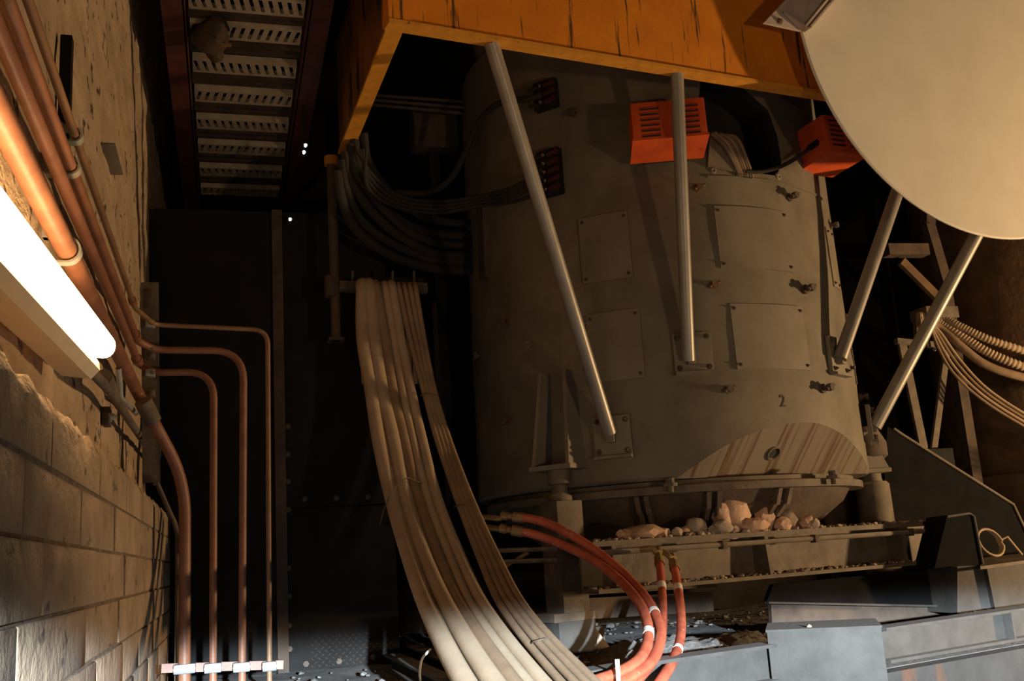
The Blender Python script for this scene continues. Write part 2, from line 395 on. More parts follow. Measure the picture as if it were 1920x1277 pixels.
# saddle clamps on the wall pipes
def saddle(px, py, X, z, r, label, m='clamp_green'):
    y = WX(px, py, X).y
    t = thing('pipe_clamp', (XW+.01, y, z-r), label, 'pipe clamp', 'saddle clamps on the wall pipes')
    pts = []
    for k in range(11):
        a = -PI/2+PI*k/10; pts.append((X+(r+.003)*math.cos(a), z+(r+.003)*math.sin(a)))
    prof = [(XW+.012, z-r-.003)]+pts+[(XW+.012, z+r+.003)]
    mb = MB(); w_ = .036; th = .006
    vs_ = []
    for i, (x, zz) in enumerate(prof):
        dx, dz = x-X, zz-z; l = math.hypot(dx, dz) or 1
        if i in (0, len(prof)-1): ox, oz = 0, (th if i else -th)
        else: ox, oz = dx/l*th, dz/l*th
        vs_ += [(x, y-w_/2, zz), (x, y+w_/2, zz), (x+ox, y+w_/2, zz+oz), (x+ox, y-w_/2, zz+oz)]
    fs = []
    for i in range(len(prof)-1):
        for k in range(4): fs.append((i*4+k, i*4+(k+1) % 4, (i+1)*4+(k+1) % 4, (i+1)*4+k))
    fs += [(0, 1, 2, 3), tuple(len(vs_)-4+k for k in range(4))]
    mb.add(vs_, fs).build('strap', m, t)
    MB().box((XW+.02, y, z+r+.018), (.02, .034, .03), bev=.003).build('foot', m, t)
    MB().hexbolt((XW+.03, y, z+r+.02), (1, 0, 0), .009, .01).build('bolt', 'clamp_bright', t)
saddle(126, 455, -.425, z1, .03, 'grey saddle clamp around the thickest pipe above the strip lamp', 'galv')
saddle(133, 280, -.425, z3, .0195, 'greenish saddle clamp on the third pipe, lower of the two near the top', 'clamp_green')
saddle(143, 196, -.425, z4, .0135, 'small greenish saddle clamp on the thinnest pipe, upper of the two', 'clamp_green')
# long unistrut pads behind the pipes
for px, py, lab in ((121, 125, 'dark upright support rail behind the pipes near the top left corner'), ):
    p = WX(px, py, XW+.02); MB().box((XW+.025, p.y, p.z-.1), (.035, .04, .40), bev=.004).build('support_rail', 'dark_steel', label=lab, cat='rail')
# recess plate on the wall
p0, p1 = WX(194, 250, XW+.02), WX(221, 342, XW+.02)
MB().box((XW+.012, (p0.y+p1.y)/2, (p0.z+p1.z)/2), (.085, abs(p1.y-p0.y)*.6, abs(p0.z-p1.z)), bev=.004).build('wall_plate', 'panel', label='small upright plate bolted on the concrete wall', cat='plate')
# pale corner plate carrying the bends
cp = thing('pipe_bracket', W(283, 900, 5.32), 'pale vertical mounting strip with clamps where the pipes turn the corner', 'bracket')
A = W(281, 530, 5.34); B = W(284, 905, 5.34)
MB().bar(A, B, .085, .012, (0, 1, 0)).build('strip', 'steel_dusty', cp)
for py, m in ((608, 'galv'), (656, 'steel_dusty'), (700, 'galv'), (668, 'rusty'), (738, 'rusty')):
    p = W(282, py, 5.3); cl_ = MB().box(p, (.045, .05, .038), bev=.006).build('clamp', m, cp)
    MB().hexbolt(p+Vector((.012, -.025, .0)), (0, -1, 0), .009, .01).build('bolt', 'clamp_bright', cl_)
MB().box(W(277, 560, 5.3), (.04, .03, .1), bev=.004).build('tag_plate', 'rust_dark', cp)
# conduit and bracket below the lamp end
cd = thing('lamp_conduit', W(205, 800, 3.3), 'dark dusty conduit elbow and bolted bracket below the lamp end', 'conduit')
MB().tube(catmull([WX(168, 693, -.40), WX(186, 712, -.40), WX(215, 745, -.41), WX(250, 800, -.42), WX(292, 862, -.44)], 6), .017, 12).build('conduit_pipe', 'steel_dusty', cd)
MB().tube([WX(222, 690, -.44), WX(226, 745, -.44), WX(255, 775, -.44)], .012, 10).build('strap', 'galv', cd)
p = WX(200, 782, XW+.02); bp_ = MB().box(p, (.03, .10, .075), bev=.004).build('bracket_plate', 'rust_dark', cd); MB().hexbolt(p+Vector((.016, 0, 0)), (1, 0, 0), .016, .014).build('bolt', 'galv', bp_)
MB().cyl(WX(196, 706, -.4), WX(206, 728, -.405), .026).build('gland', 'steel_dusty', cd)
# dark gap posts right of the block wall
gp = thing('small_conduit', W(330, 1030, 5.6), 'thin bent conduits squeezed between the block wall end and red pipe', 'conduit')
MB().tube(catmull([W(292, 900, 5.7), W(318, 960, 5.7), W(330, 990, 5.7), W(333, 1040, 5.7), W(331, 1277, 5.7)], 6), .012, 8).build('conduit_pipe', 'steel_dusty', gp)
MB().bar(W(298, 830, 5.5), W(292, 910, 5.5), .025, .02, (0, 1, 0)).build('post', 'steel_dusty', gp)
# clamp rail near the floor
cr = thing('pipe_rail', W(420, 1250, YD+.03), 'red horizontal rail with four bright clamps holding the vertical pipes', 'rail')
a, b = W(303, 1253, YD+.035), W(531, 1246, YD+.035)
MB().bar(a, b, .03, .042).build('rail', 'pipe_red', cr)
for px, rr in ((346, .029), (399, .0185), (453, .0185), (505, .0125)):
    p = W(px, 1254-(px-346)*.03, YD-.012)
    cl_ = MB().box(p, (rr*2+.045, .05, .046), bev=.008).build('clamp', 'clamp_bright', cr)
    for s in (-1, 1): MB().hexbolt(p+Vector((s*(rr+.012), -.025, 0)), (0, -1, 0), .007, .008).build('bolt', 'galv', cl_)

# ================================================================== OVERHEAD WALKWAY
zw = H+3.1
wk = thing('overhead_walkway', (0, 7, zw), 'overhead walkway seen from below with pale slotted planks and dark red channels', 'walkway')
rows = [(-50, 470, 595), (6, 365, 590), (60, 363, 580), (126, 360, 566), (182, 361, 546), (233, 364, 541), (279, 368, 537), (322, 372, 531), (358, 372, 530)]
xlw, xrw = WZ(360, 150, zw).x, WZ(556, 150, zw).x
def plank(yc, sl, wd=.17):
    mb = MB(); n = 12; x0, x1 = xlw+.01, xrw-.01; t = .006
    y0, y1 = yc-wd/2, yc+wd/2; ya, yb = yc-wd*.38, yc+wd*.38
    mb.box(((x0+x1)/2, (y0+ya)/2, zw), (x1-x0, ya-y0, t)); mb.box(((x0+x1)/2, (y1+yb)/2, zw), (x1-x0, y1-yb, t))
    st = (x1-x0)/n
    for i in range(n+1):
        xa = x0+st*i; hw = st*.30
        sh = sl*st*.22
        ps = [(max(x0, min(x1, xa-hw-sh)), ya), (max(x0, min(x1, xa+hw-sh)), ya), (max(x0, min(x1, xa+hw+sh)), yb), (max(x0, min(x1, xa-hw+sh)), yb)]
        mb.prism([(x, y, zw-t/2) for x, y in ps], (0, 0, t))
    for ye, s in ((y0, -1), (y1, 1)): mb.box(((x0+x1)/2, ye, zw+.02), (x1-x0, .005, .045))
    return mb
for i, (y, _, _) in enumerate(rows):
    yc = WZ(450, y+2, zw).y
    plank(yc, 1 if i % 2 else -1).build('plank', 'tread', wk)
    if i < len(rows)-1:
        yn = WZ(450, rows[i+1][0]+2, zw).y
        for q in (.42, .62):
            MB().box(((xlw+xrw)/2, yc+(yn-yc)*q, zw+.03), (xrw-xlw, .035, .03)).build('cross_rib', 'rust_dark', wk)
yA, yB = WZ(450, -120, zw).y, 9.3
for x, s in ((xlw, -1), (xrw, 1)):
    mb = MB(); mb.box((x+s*.012, (yA+yB)/2, zw+.05), (.014, yB-yA, .26)); mb.box((x+s*.07, (yA+yB)/2, zw-.073), (.12, yB-yA, .014)); mb.box((x+s*.07, (yA+yB)/2, zw+.173), (.12, yB-yA, .014))
    mb.build('side_channel', 'red_channel', wk)
MB().box(((xlw+xrw)/2, (yA+yB)/2, zw+.2), (xrw-xlw, yB-yA, .012)).build('deck_plate', 'soot', wk)
# dark lump hanging below the walkway
pl = WZ(396, 72, zw-.1); hg = thing('hanging_hoist', (pl.x, pl.y, pl.z-.12), 'dark brown tangled hoist block hanging under the walkway planks', 'hoist')
def blob(c, r, seed, sq=(1, 1, 1), sub=2, amp=.25):
    b = bmesh.new(); bmesh.ops.create_icosphere(b, subdivisions=sub, radius=1); mb = MB()
    for v in b.verts:
        v.co *= 1+amp*noise.noise(v.co*1.6+Vector((seed*3.1, seed*1.7, seed)))+amp*.5*noise.noise(v.co*3.7+Vector((seed, 0, 9)))
    mb.add([Vector(c)+Vector((v.co.x*r*sq[0], v.co.y*r*sq[1], v.co.z*r*sq[2])) for v in b.verts], [tuple(v.index for v in f.verts) for f in b.faces]); b.free(); return mb
for i, (dx, dy, dz, r, m) in enumerate([(0, 0, 0, .095, 'grime'), (-.05, .06, .05, .07, 'grime'), (.03, -.08, .03, .07, 'grime'), (.02, .05, -.07, .05, 'grime')]):
    blob(pl+Vector((dx, dy, dz)), r, i+2).build('lump', m, hg)
MB().cyl(pl, (pl.x, pl.y, zw), .012).build('hanger', 'dark_steel', hg)
MB().box(pl+Vector((.08, -.03, -.05)), (.06, .02, .015)).build('tag_plate', 'grime_yellow', hg)
# tiny far lamps
for i, (px, py, lab) in enumerate([(573, 272, 'upper of two tiny white light points beside the yellow side beam'), (570, 285, 'lower of two tiny white light points beside the yellow side beam'), (544, 411, 'single tiny white light point below the walkway end')]):
    p = W(px, py, 6.3 if i < 2 else 6.75); t = thing('pilot_lamp', p+Vector((0, 0, -.02)), lab, 'pilot lamp', 'tiny pilot lamps in the dark')
    MB().lathe(p, (0, -1, 0), [(0, -.02), (.007, -.02), (.009, 0), (.007, .006), (0, .009)], 10).build('bulb', 'pin_light', t)
    MB().lathe(p, (0, -1, 0), [(.0, -.05), (.02, -.05), (.02, -.004), (.015, -.002), (.015, -.02)], 10).build('socket', 'dark_steel', t)
    if i < 2: MB().cyl(p+Vector((0, .04, .015)), (p.x, p.y+.04, zw-.08), .004, 6).build('cord', 'dark_steel', t)

# ================================================================== YELLOW FRAME
zb = W(735, 45, 4.7).z
FL = W(735, 45, 4.7); FR = WZ(1545, 179, zb); SE = WZ(637, 290, zb)
fd = (FR-FL); fd.z = 0; fd.normalize(); fnv = Vector((fd.y, -fd.x, 0))  # front normal
sd = (SE-FL); sd.z = 0; sd.normalize(); snv = Vector((-sd.y, sd.x, 0))  # left normal
FE = FR+fd*.12
yf = thing('yellow_frame', FL, 'worn yellow painted steel girder frame over the furnace with black streaks', 'girder')
def ext(poly, z0, z1):
    return MB().prism([Vector((p.x, p.y, z0)) for p in poly], (0, 0, z1-z0))
th = .03
up = Vector((0, 0, 1))
ext([FL+fd*.10, FE, FE-fnv*th, FL+fd*.10-fnv*th], zb+.02, zb+1.1).build('front_web', 'yellow_paint', yf)
ext([FL+fnv*.02-fd*.02, FE+fnv*.02, FE-fnv*.07, FL-fnv*.07-fd*.02], zb, zb+.022).build('bottom_flange', 'yellow_edge', yf)
ext([FL-fd*.02+fnv*.012, FL+fd*.105+fnv*.012, FL+fd*.105-fnv*.1, FL-fd*.02-fnv*.1], zb+.022, zb+1.1).build('corner_plate', 'yellow_paint', yf)
ext([FL-snv*.02, SE-snv*.02, SE+snv*.0, FL+snv*.0], zb+.02, zb+.85).build('side_web', 'yellow_shaded', yf)  # outer face in the yellow darkened for its poor light
ext([FL-snv*.08-fnv*.07, SE-snv*.08, SE+snv*.012, FL+snv*.012-fnv*.07], zb+.001, zb+.021).build('side_flange', 'yellow_edge', yf)
pp = W(621, 640, SE.y+.05)
pz0 = W(621, 292, SE.y+.05)
fp = thing('frame_post', (pp.x, pp.y, pp.z), 'slim brown post hanging under the far end of the yellow side beam', 'post')
MB().cyl((pz0.x, pz0.y, pp.z), (pz0.x, pz0.y, zb-.06), .032).build('tube', 'rust_dark', fp)
MB().cyl((pz0.x, pz0.y, zb-.06), (pz0.x, pz0.y, zb-.001), .05).build('head', 'yellow_edge', fp)
q = W(621, 535, SE.y+.05)
MB().cyl(q-up*.08, q+up*.06, .045).build('sleeve', 'rust_dark', fp)
MB().box((pz0.x, pz0.y, pp.z+.01), (.10, .10, .02)).build('foot_plate', 'rust_dark', fp)

# ================================================================== FURNACE
XC, YC, RF = 3.1586, 6.9126, 1.4145
Z0, Z1 = 1.03, 4.35
def rz(z): return RF-.045*(z-Z0)/(Z1-Z0)
def fpt(th, r, z): return Vector((XC+r*math.sin(th), YC-r*math.cos(th), z))
def onf(px, py, off=0.0):
    d = ray(px, py); r = RF+off
    for _ in range(4):
        ox, oy = -XC, -YC
        a = d.x**2+d.y**2; b = 2*(d.x*ox+d.y*oy); c = ox*ox+oy*oy-r*r
        t = (-b-math.sqrt(max(0, b*b-4*a*c)))/(2*a); p = CAMP+d*t; r = rz(p.z)+off
    th = math.atan2(p.x-XC, YC-p.y)
    return p, th
def nrm(th): return Vector((math.sin(th), -math.cos(th), 0))
furn = thing('furnace_vessel', (XC, YC, Z0-.5), 'large dusty grey steel furnace vessel standing on jack legs', 'furnace')
mb = MB(); k = 128
prof = [(0, Z0), (RF-.02, Z0), (RF, Z0+.015)]+[(rz(Z0+.015+(Z1-.1-Z0)*i/26), Z0+.015+(Z1-.1-Z0)*i/26) for i in range(1, 27)]+[(rz(Z1)-.06, Z1), (0, Z1)]
mb.lathe((XC, YC, 0), (0, 0, 1), prof, k)
me = bpy.data.meshes.new('shell'); me.from_pydata(mb.v, [], mb.f)
b = bmesh.new(); b.from_mesh(me); bmesh.ops.remove_doubles(b, verts=b.verts[:], dist=1e-4)
for v in b.verts:   # slight dents in the plate
    d = Vector((v.co.x-XC, v.co.y-YC, 0))
    if d.length > 1: v.co += d.normalized()*(.010*noise.noise(v.co*1.7)+.006*noise.noise(v.co*4.1))
pa, pb, pc = onf(1500, 793)[0], onf(1272, 892)[0], onf(1629, 886)[0]
pn = (pb-pa).cross(pc-pa).normalized()
if pn.dot(nrm(onf(1450, 840)[1])) < 0: pn = -pn
r_ = bmesh.ops.bisect_plane(b, geom=b.verts[:]+b.edges[:]+b.faces[:], plane_co=pa, plane_no=pn, clear_outer=True)
ed = [e for e in r_['geom_cut'] if isinstance(e, bmesh.types.BMEdge)]
cf = bmesh.ops.contextual_create(b, geom=ed)['faces']
bmesh.ops.recalc_face_normals(b, faces=b.faces[:])
for f in b.faces: f.smooth = True
for f in cf: f.material_index = 1; f.smooth = False
for v in b.verts: v.co -= ORIGIN[furn.name]
b.to_mesh(me); b.free()
fm = MATS['facet']; fn, fL = fm.node_tree.nodes, fm.node_tree.links
tdir = pn.cross(Vector((0, 0, 1))).normalized()
tcn = fn.new('ShaderNodeTexCoord'); dot = fn.new('ShaderNodeVectorMath'); dot.operation = 'DOT_PRODUCT'; dot.inputs[1].default_value = tdir
fL.new(tcn.outputs['Object'], dot.inputs[0])
cxyz = fn.new('ShaderNodeCombineXYZ'); fL.new(dot.outputs['Value'], cxyz.inputs['X'])
sep = fn.new('ShaderNodeSeparateXYZ'); fL.new(tcn.outputs['Object'], sep.inputs[0])
mz = fn.new('ShaderNodeMath'); mz.operation = 'MULTIPLY'; mz.inputs[1].default_value = .035; fL.new(sep.outputs['Z'], mz.inputs[0]); fL.new(mz.outputs[0], cxyz.inputs['Z'])
for nd in [n_ for n_ in fn if n_.type == 'TEX_NOISE']:
    for l_ in list(nd.inputs['Vector'].links): fL.remove(l_)
    fL.new(cxyz.outputs[0], nd.inputs['Vector'])
for m in ('shell', 'facet', 'recess_shade'): me.materials.append(MATS[m])
shell = bpy.data.objects.new('shell', me); C.objects.link(shell); shell.parent = furn; ORIGIN['shell'] = ORIGIN[furn.name]
# opening near the top right: real cut into the plate
hole = [(1338, 120), (1420, 150), (1464, 190), (1482, 240), (1490, 290), (1482, 316), (1436, 309), (1400, 304), (1345, 256), (1332, 200)]
co = [onf(x, y, .2)[0] for x, y in hole]; ci = []
for x, y in hole:
    p, t_ = onf(x, y, 0); ci.append(p-nrm(onf(1410, 240)[1])*.42)
cb = MB(); n = len(hole)
cb.add(co+ci, [tuple(range(n)), tuple(range(2*n-1, n-1, -1))]+[(i, n+i, n+(i+1) % n, (i+1) % n) for i in range(n)])
cm = bpy.data.meshes.new('cutter'); cm.from_pydata([v-ORIGIN[furn.name] for v in cb.v], [], cb.f)
b = bmesh.new(); b.from_mesh(cm); bmesh.ops.triangulate(b, faces=b.faces[:]); bmesh.ops.recalc_face_normals(b, faces=b.faces[:]); b.to_mesh(cm); b.free()
cutter = bpy.data.objects.new('cutter', cm); C.objects.link(cutter); cutter.location = ORIGIN[furn.name]
bm_ = shell.modifiers.new('cut', 'BOOLEAN'); bm_.operation = 'DIFFERENCE'; bm_.solver = 'EXACT'; bm_.object = cutter
bpy.context.view_layer.update()
dg = bpy.context.evaluated_depsgraph_get()
nm = bpy.data.meshes.new_from_object(shell.evaluated_get(dg))
shell.modifiers.clear(); shell.data = nm; nm.name = 'shell'
bpy.data.objects.remove(cutter)
base = ORIGIN[furn.name]
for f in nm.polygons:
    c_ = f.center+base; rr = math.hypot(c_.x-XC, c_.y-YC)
    if rr < rz(c_.z)-.06 and Z0+.1 < c_.z < Z1-.05 and f.material_index == 0: f.material_index = 2  # recess faces recoloured near-black, the opening's shade put into their colour
nm.set_sharp_from_angle(angle=math.radians(30))

def patch(t0, t1, z0, z1, r0, tk, n=14):
    mb = MB(); vs_ = []
    for i in range(n+1):
        t = t0+(t1-t0)*i/n
        for z in (z0, z1):
            vs_ += [fpt(t, rz(z)+r0, z), fpt(t, rz(z)+r0+tk, z)]
    fs = []
    for i in range(n):
        a = i*4; c = a+4
        fs += [(a+1, c+1, c+3, a+3), (a, a+2, c+2, c), (a, c, c+1, a+1), (a+2, a+3, c+3, c+2)]
    fs += [(0, 1, 3, 2), (n*4, n*4+2, n*4+3, n*4+1)]
    return mb.add(vs_, fs)
def hatch(tl, br, m='panel', screws=True, r0=-.004, tk=.016):
    p0, t0 = onf(*tl); p1, t1 = onf(*br)
    h = patch(t0, t1, p1.z, p0.z, r0, tk).build('hatch_panel', m, furn)
    ORIGIN[h.name] = ORIGIN[furn.name]
    if screws:
        for t, z in ((t0, p0.z), (t1, p0.z), (t0, p1.z), (t1, p1.z)):
            tt = t+(.018 if t == t0 else -.018); zz = z+(-.03 if z == p0.z else .03)
            MB().hexbolt(fpt(tt, rz(zz)+r0+tk, zz), nrm(tt), .008, .008).build('screw', 'rust_dark', h)
hatch((1337, 387), (1487, 511)); hatch((1367, 570), (1518, 695))
hatch((1085, 412), (1187, 520)); hatch((1100, 592), (1210, 708))
hatch((1545, 425), (1573, 545)); hatch((1585, 590), (1604, 720), screws=False)
hatch((1325, 330), (1541, 376), 'shell', False, -.002, .012)
hatch((905, 395), (922, 520), 'rust_dark', False, 0, .05)
# bolts, cocks and stubs on the shell
def cock(px, py, r=.02, h=.07, m='rust_dark', name='plug_cock'):
    p, t = onf(px, py); n_ = nrm(t); mb = MB()
    mb.lathe(p, n_, [(0, -.01), (r*1.3, -.01), (r*1.3, h*.25), (r*.75, h*.25), (r*.75, h*.6), (r*1.05, h*.6), (r*1.05, h), (0, h)], 10)
    tg = Vector((math.cos(t), math.sin(t), .4)).normalized()
    mb.cyl(p+n_*h*.8-tg*r*1.9, p+n_*h*.8+tg*r*1.9, r*.5, 8)
    mb.build(name, m, furn)
for a_ in ((1478, 371, .022, .075), (1508, 543, .024, .075), (1540, 729, .024, .085), (1365, 731, .02, .05, 'steel_dusty'), (1309, 354, .02, .05, 'rusty'), (1337, 536, .02, .05, 'rusty'),
           (950, 606, .022, .05, 'rusty'), (955, 790, .022, .05, 'rusty'), (1556, 424, .02, .06, 'steel_dusty'), (1595, 690, .014, .03), (1612, 745, .02, .06), (1075, 213, .02, .04), (900, 668, .02, .05)):
    cock(*a_)
for px, py, r in ((1459, 331, .022), (1466, 407, .018), (990, 645, .026), (997, 700, .022), (1337, 320, .02)):
    p, t = onf(px, py); MB().lathe(p, nrm(t), [(r*1.3, -.006), (r*1.15, .006), (r*.6, .01), (0, .003)], 14).build('weld_dimple', 'panel', furn)
# chalked figure 2
cu = bpy.data.curves.new('two', 'FONT'); cu.body = '2'; cu.size = .11; cu.extrude = .001; cu.align_x = 'CENTER'; cu.align_y = 'CENTER'
to = bpy.data.objects.new('two', cu); C.objects.link(to); bpy.context.view_layer.update()
tm = bpy.data.meshes.new_from_object(to.evaluated_get(bpy.context.evaluated_depsgraph_get())); bpy.data.objects.remove(to)
p, t = onf(1467, 753); tx = Vector((math.cos(t), math.sin(t), 0)); n_ = nrm(t)
mk = MB(); mk.add([p+n_*.0045+tx*v.co.x*.8+up*v.co.y+n_*v.co.z for v in tm.vertices], [tuple(f.vertices) for f in tm.polygons]); mk.build('painted_figure', 'mark', furn, label='dark hand-painted figure 2')
# tap hole in the cut facet
d = ray(1450, 849); tt = (pa-CAMP).dot(pn)/d.dot(pn); ph = CAMP+d*tt
MB().lathe(ph, pn, [(.052, -.002), (.052, .012), (.042, .014), (.04, -.002)], 24).build('tap_hole_rim', 'steel_dusty', furn)
MB().lathe(ph, pn, [(0, .002), (.041, .002)], 24).build('tap_hole', 'recess_shade', furn)  # flat disc, the shade of the bore put into its colour
# strut foot plates and struts
def tangent(t): return Vector((math.cos(t), math.sin(t), 0))
def foot_plate(px, py, wd, ht, n=1):
    p, t = onf(px, py); N = nrm(t); T = tangent(t)
    return p, t, N, T
struts = []
def strut(bx_, by_, tx_, ty_, rad, Ytop, plate, label, extra=0.0):
    p, t = onf(*plate); N, T = nrm(t), tangent(t)
    wd, ht = .24, .25
    pl_ = MB().box(p+N*.012, (wd, .03, ht), T, N, up, bev=.004).build('mount_plate', 'panel', furn)
    ORIGIN[pl_.name] = base
    for sx in (-1, 1):
        for sz in (-1, 1):
            MB().hexbolt(p+N*.026+T*sx*wd*.38+up*sz*ht*.38, N, .013, .016).build('bolt', 'rust_dark', pl_)
    MB().box(p+N*.028-up*ht*.52, (wd, .055, .018), T, N, up).build('ledge', 'panel', pl_)
    A = onf(bx_, by_, .06)[0]; B = W(tx_, ty_, Ytop)
    d = (B-A).normalized(); B = B+d*extra
    s = thing('support_strut', A, label, 'strut', 'round struts leaning out from the furnace')
    MB().cyl(A, B, rad, 20).build('tube', 'steel_strut', s)
    MB().box((p+N*.026+A)/2, (.05, max(.03, (A-p).dot(N)), .10), T, N, up, bev=.004).build('clevis', 'panel', s)
    return s
strut(1143, 812, 921, 80, .042, WZ(921, 80, zb).y+.025, (1150, 818), 'leftmost grey strut, leaning left from furnace base up to the yellow girder')
strut(1291, 676, 1269, 137, .040, WZ(1269, 137, zb).y+.025, (1298, 662), 'nearly upright grey strut in front of the left orange box')
strut(1575, 672, 1683, 358, .045, 5.6, (1566, 668), 'grey strut leaning right toward the cream drum, left one of two', .4)
strut(1640, 800, 1832, 438, .047, 5.6, (1627, 795), 'rightmost grey strut leaning right to the cream drum edge', .4)

# underside: ring, dish, ribs
MB().lathe((XC, YC, 0), (0, 0, 1), [(0, Z0-.005), (1.30, Z0-.005), (1.30, Z0-.03), (1.36, Z0-.04), (1.36, Z0-.085), (1.0, Z0-.085), (0, Z0-.1)], 96).build('base_ring', 'steel_dusty', furn)
MB().lathe((XC, YC, 0), (0, 0, 1), [(1.27, Z0-.08), (1.22, Z0-.16), (.95, Z0-.36), (.6, Z0-.46), (0, Z0-.48)], 72).build('bottom_dish', 'rust_dark', furn)
for px in (1330, 1352, 1478, 1500, 1180, 1200):
    p, t = onf(px, 905); N = nrm(t)
    a = fpt(t, 1.29, Z0-.09); bq = fpt(t, 1.24, Z0-.17); cq = fpt(t, .93, Z0-.40)
    T = tangent(t)*.028
    mb = MB()
    for u, v, o_ in ((a, bq, .0), (bq, cq, .0)):
        mb.prism([u+N*.03, v+N*.03-up*.02, v-N*.03+up*.02, u-N*.05], T)
    mb.build('rib', 'steel_dusty', furn)
for px in (1255, 1565):
    p, t = onf(px, 892); cc = fpt(t, RF-.01, Z0-.03)
    MB().lathe(cc+up*.035, (0, 0, -1), [(0, 0), (.028, 0), (.028, .03), (.045, .03), (.045, .05), (.02, .05), (.02, .085), (0, .085)], 10).build('lug', 'steel_dusty', furn)
pq = W(1485, 918, 6.0); MB().cyl(pq, W(1528, 985, 6.1), .012, 8).build('brace_rod', 'steel_dusty', furn)
# upper-left terminal clusters
for px, py, rows_ in ((1026, 158, 3), (1034, 303, 5)):
    p, t = onf(px, py+18, .02); N, T = nrm(t), tangent(t)
    blk = MB().box(p+N*.02-up*.02, (.17, .06, .06*rows_+.02), T, N, up, bev=.006).build('terminal_block', 'dark_steel', furn); ORIGIN[blk.name] = base
    for i in range(rows_):
        q = p+N*.05+up*(.06*(rows_/2-.5-i)-.02)
        MB().cyl(q+T*.01, q+T*.085+N*.02, .020, 10).build('terminal_cap', 'terminal_red', blk)
        MB().lathe(q-T*.02, N, [(.016, 0), (.016, .02), (.008, .03), (0, .03)], 8).build('stud', 'chrome', blk)
        MB().cyl(q-T*.12, q-T*.03, .014, 8).build('cable_lug', 'cable_dark', blk)
# jack legs
def jack(px_b, topy, by, coly, px_c, label, th=None):
    p, t = onf(px_b, topy)
    if th is not None: t = th; p = W(px_b, topy, fpt(t, RF+.1, 0).y)
    N, T = nrm(t), tangent(t)
    pc_ = fpt(t, RF+.11, 0)
    # gusset bracket on the shell (part of the furnace)
    zt = p.z; zbk = onf(px_b, by)[0].z if th is None else W(px_b, by, p.y).z
    br = MB().box(fpt(t, RF+.09, zbk), (.30, .24, .03), T, N, up).build('jack_bracket', 'panel', furn); ORIGIN[br.name] = base
    for s in (-1, 1):
        f = [fpt(t, RF-.01, zbk+.015), fpt(t, RF+.2, zbk+.015), fpt(t, RF+.10, zt), fpt(t, RF-.01, zt)]
        MB().prism([q+T*(s*.09-.012)+T*(s*.035 if i < 2 else 0) for i, q in enumerate(f)], T*.024).build('gusset', 'panel', br)
    j = thing('jack_leg', (pc_.x, pc_.y, 0), label, 'jack leg', 'jack legs carrying the furnace')
    c0 = Vector((pc_.x, pc_.y, 0)); h1 = zbk-.016
    zc = H+(H-0)*0
    zcol = W(px_c, coly, c0.y).z
    MB().lathe(c0, up, [(0, zcol), (.075, zcol), (.075, zcol+.03), (.05, zcol+.05), (.05, h1-.09), (.072, h1-.085), (.072, h1), (0, h1)], 18).build('jack_screw', 'steel_dusty', j)
    return j, c0, zcol
j1, c1, zc1 = jack(1052, 700, 880, 940, 1060, 'left jack leg with square column beside the beige hoses')
zbs = W(1045, 1150, c1.y).z
MB().box((c1.x, c1.y, (zc1+zbs)/2), (.19, .19, zc1-zbs), IBD, IBN, up, bev=.006).build('column', 'steel_dusty', j1)
MB().box((c1.x-.03, c1.y, zbs-.02), (.32, .26, .05), IBD, IBN, up, bev=.004).build('base_plate', 'steel_dusty', j1)
MB().box((c1.x-.02, c1.y, (zbs-.045)/2), (.27, .24, zbs-.045), IBD, IBN, up, bev=.01).build('pedestal', 'steel_grey', j1)
MB().prism([(c1.x+.11, c1.y-.06, zbs-.05), (c1.x+.11, c1.y-.06, 0), (c1.x+.27, c1.y-.06, 0)], (0, .04, 0)).build('gusset', 'rubble', j1)
j2, c2, zc2 = jack(1650, 812, 884, 905, 1662, 'right jack leg with round column behind the base beam', math.radians(76))
MB().lathe((c2.x, c2.y, 0), up, [(0, .0), (.13, 0), (.12, zc2-.01), (.10, zc2+.01), (0, zc2+.01)], 20).build('column', 'steel_dusty', j2)
MB().lathe((c2.x, c2.y, 0), up, [(.06, zc2+.13), (.14, zc2+.2), (.14, zc2+.3), (.08, zc2+.42), (0, zc2+.42)], 20).build('jack_head', 'rust_dark', j2)

# ================================================================== ORANGE BOXES
def louvre_box(corner_c, X, Y, Z, size, label, faces):
    c = Vector(corner_c); t = thing('louvre_box', c-Z*size[2]/2, label, 'cover box', 'orange louvred cover boxes')
    w_, d_, h_ = size
    MB().box(c, size, X, Y, Z, bev=.006).build('casing', 'orange_box', t)
    MB().box(c-Z*(h_/2-.006)-Y*.0, (w_+.016, d_+.016, .014), X, Y, Z).build('rim', 'orange_box', t)
    for (N, U, off, du, hw) in faces:   # each louvre group: normal, along, centre offset
        for i in range(6):
            q = c+N*off+U*du+Z*(.10-.036*i+hw)
            ls_ = MB().box(q, (.115, .008, .014), U, N, Z).build('louvre_slot', 'slot_dark', t)
            MB().prism([q-U*.06+Z*.010, q+U*.06+Z*.010, q+U*.06+N*.014-Z*.002, q-U*.06+N*.014-Z*.002], Z*.003).build('louvre_lip', 'orange_box', ls_)
    return t
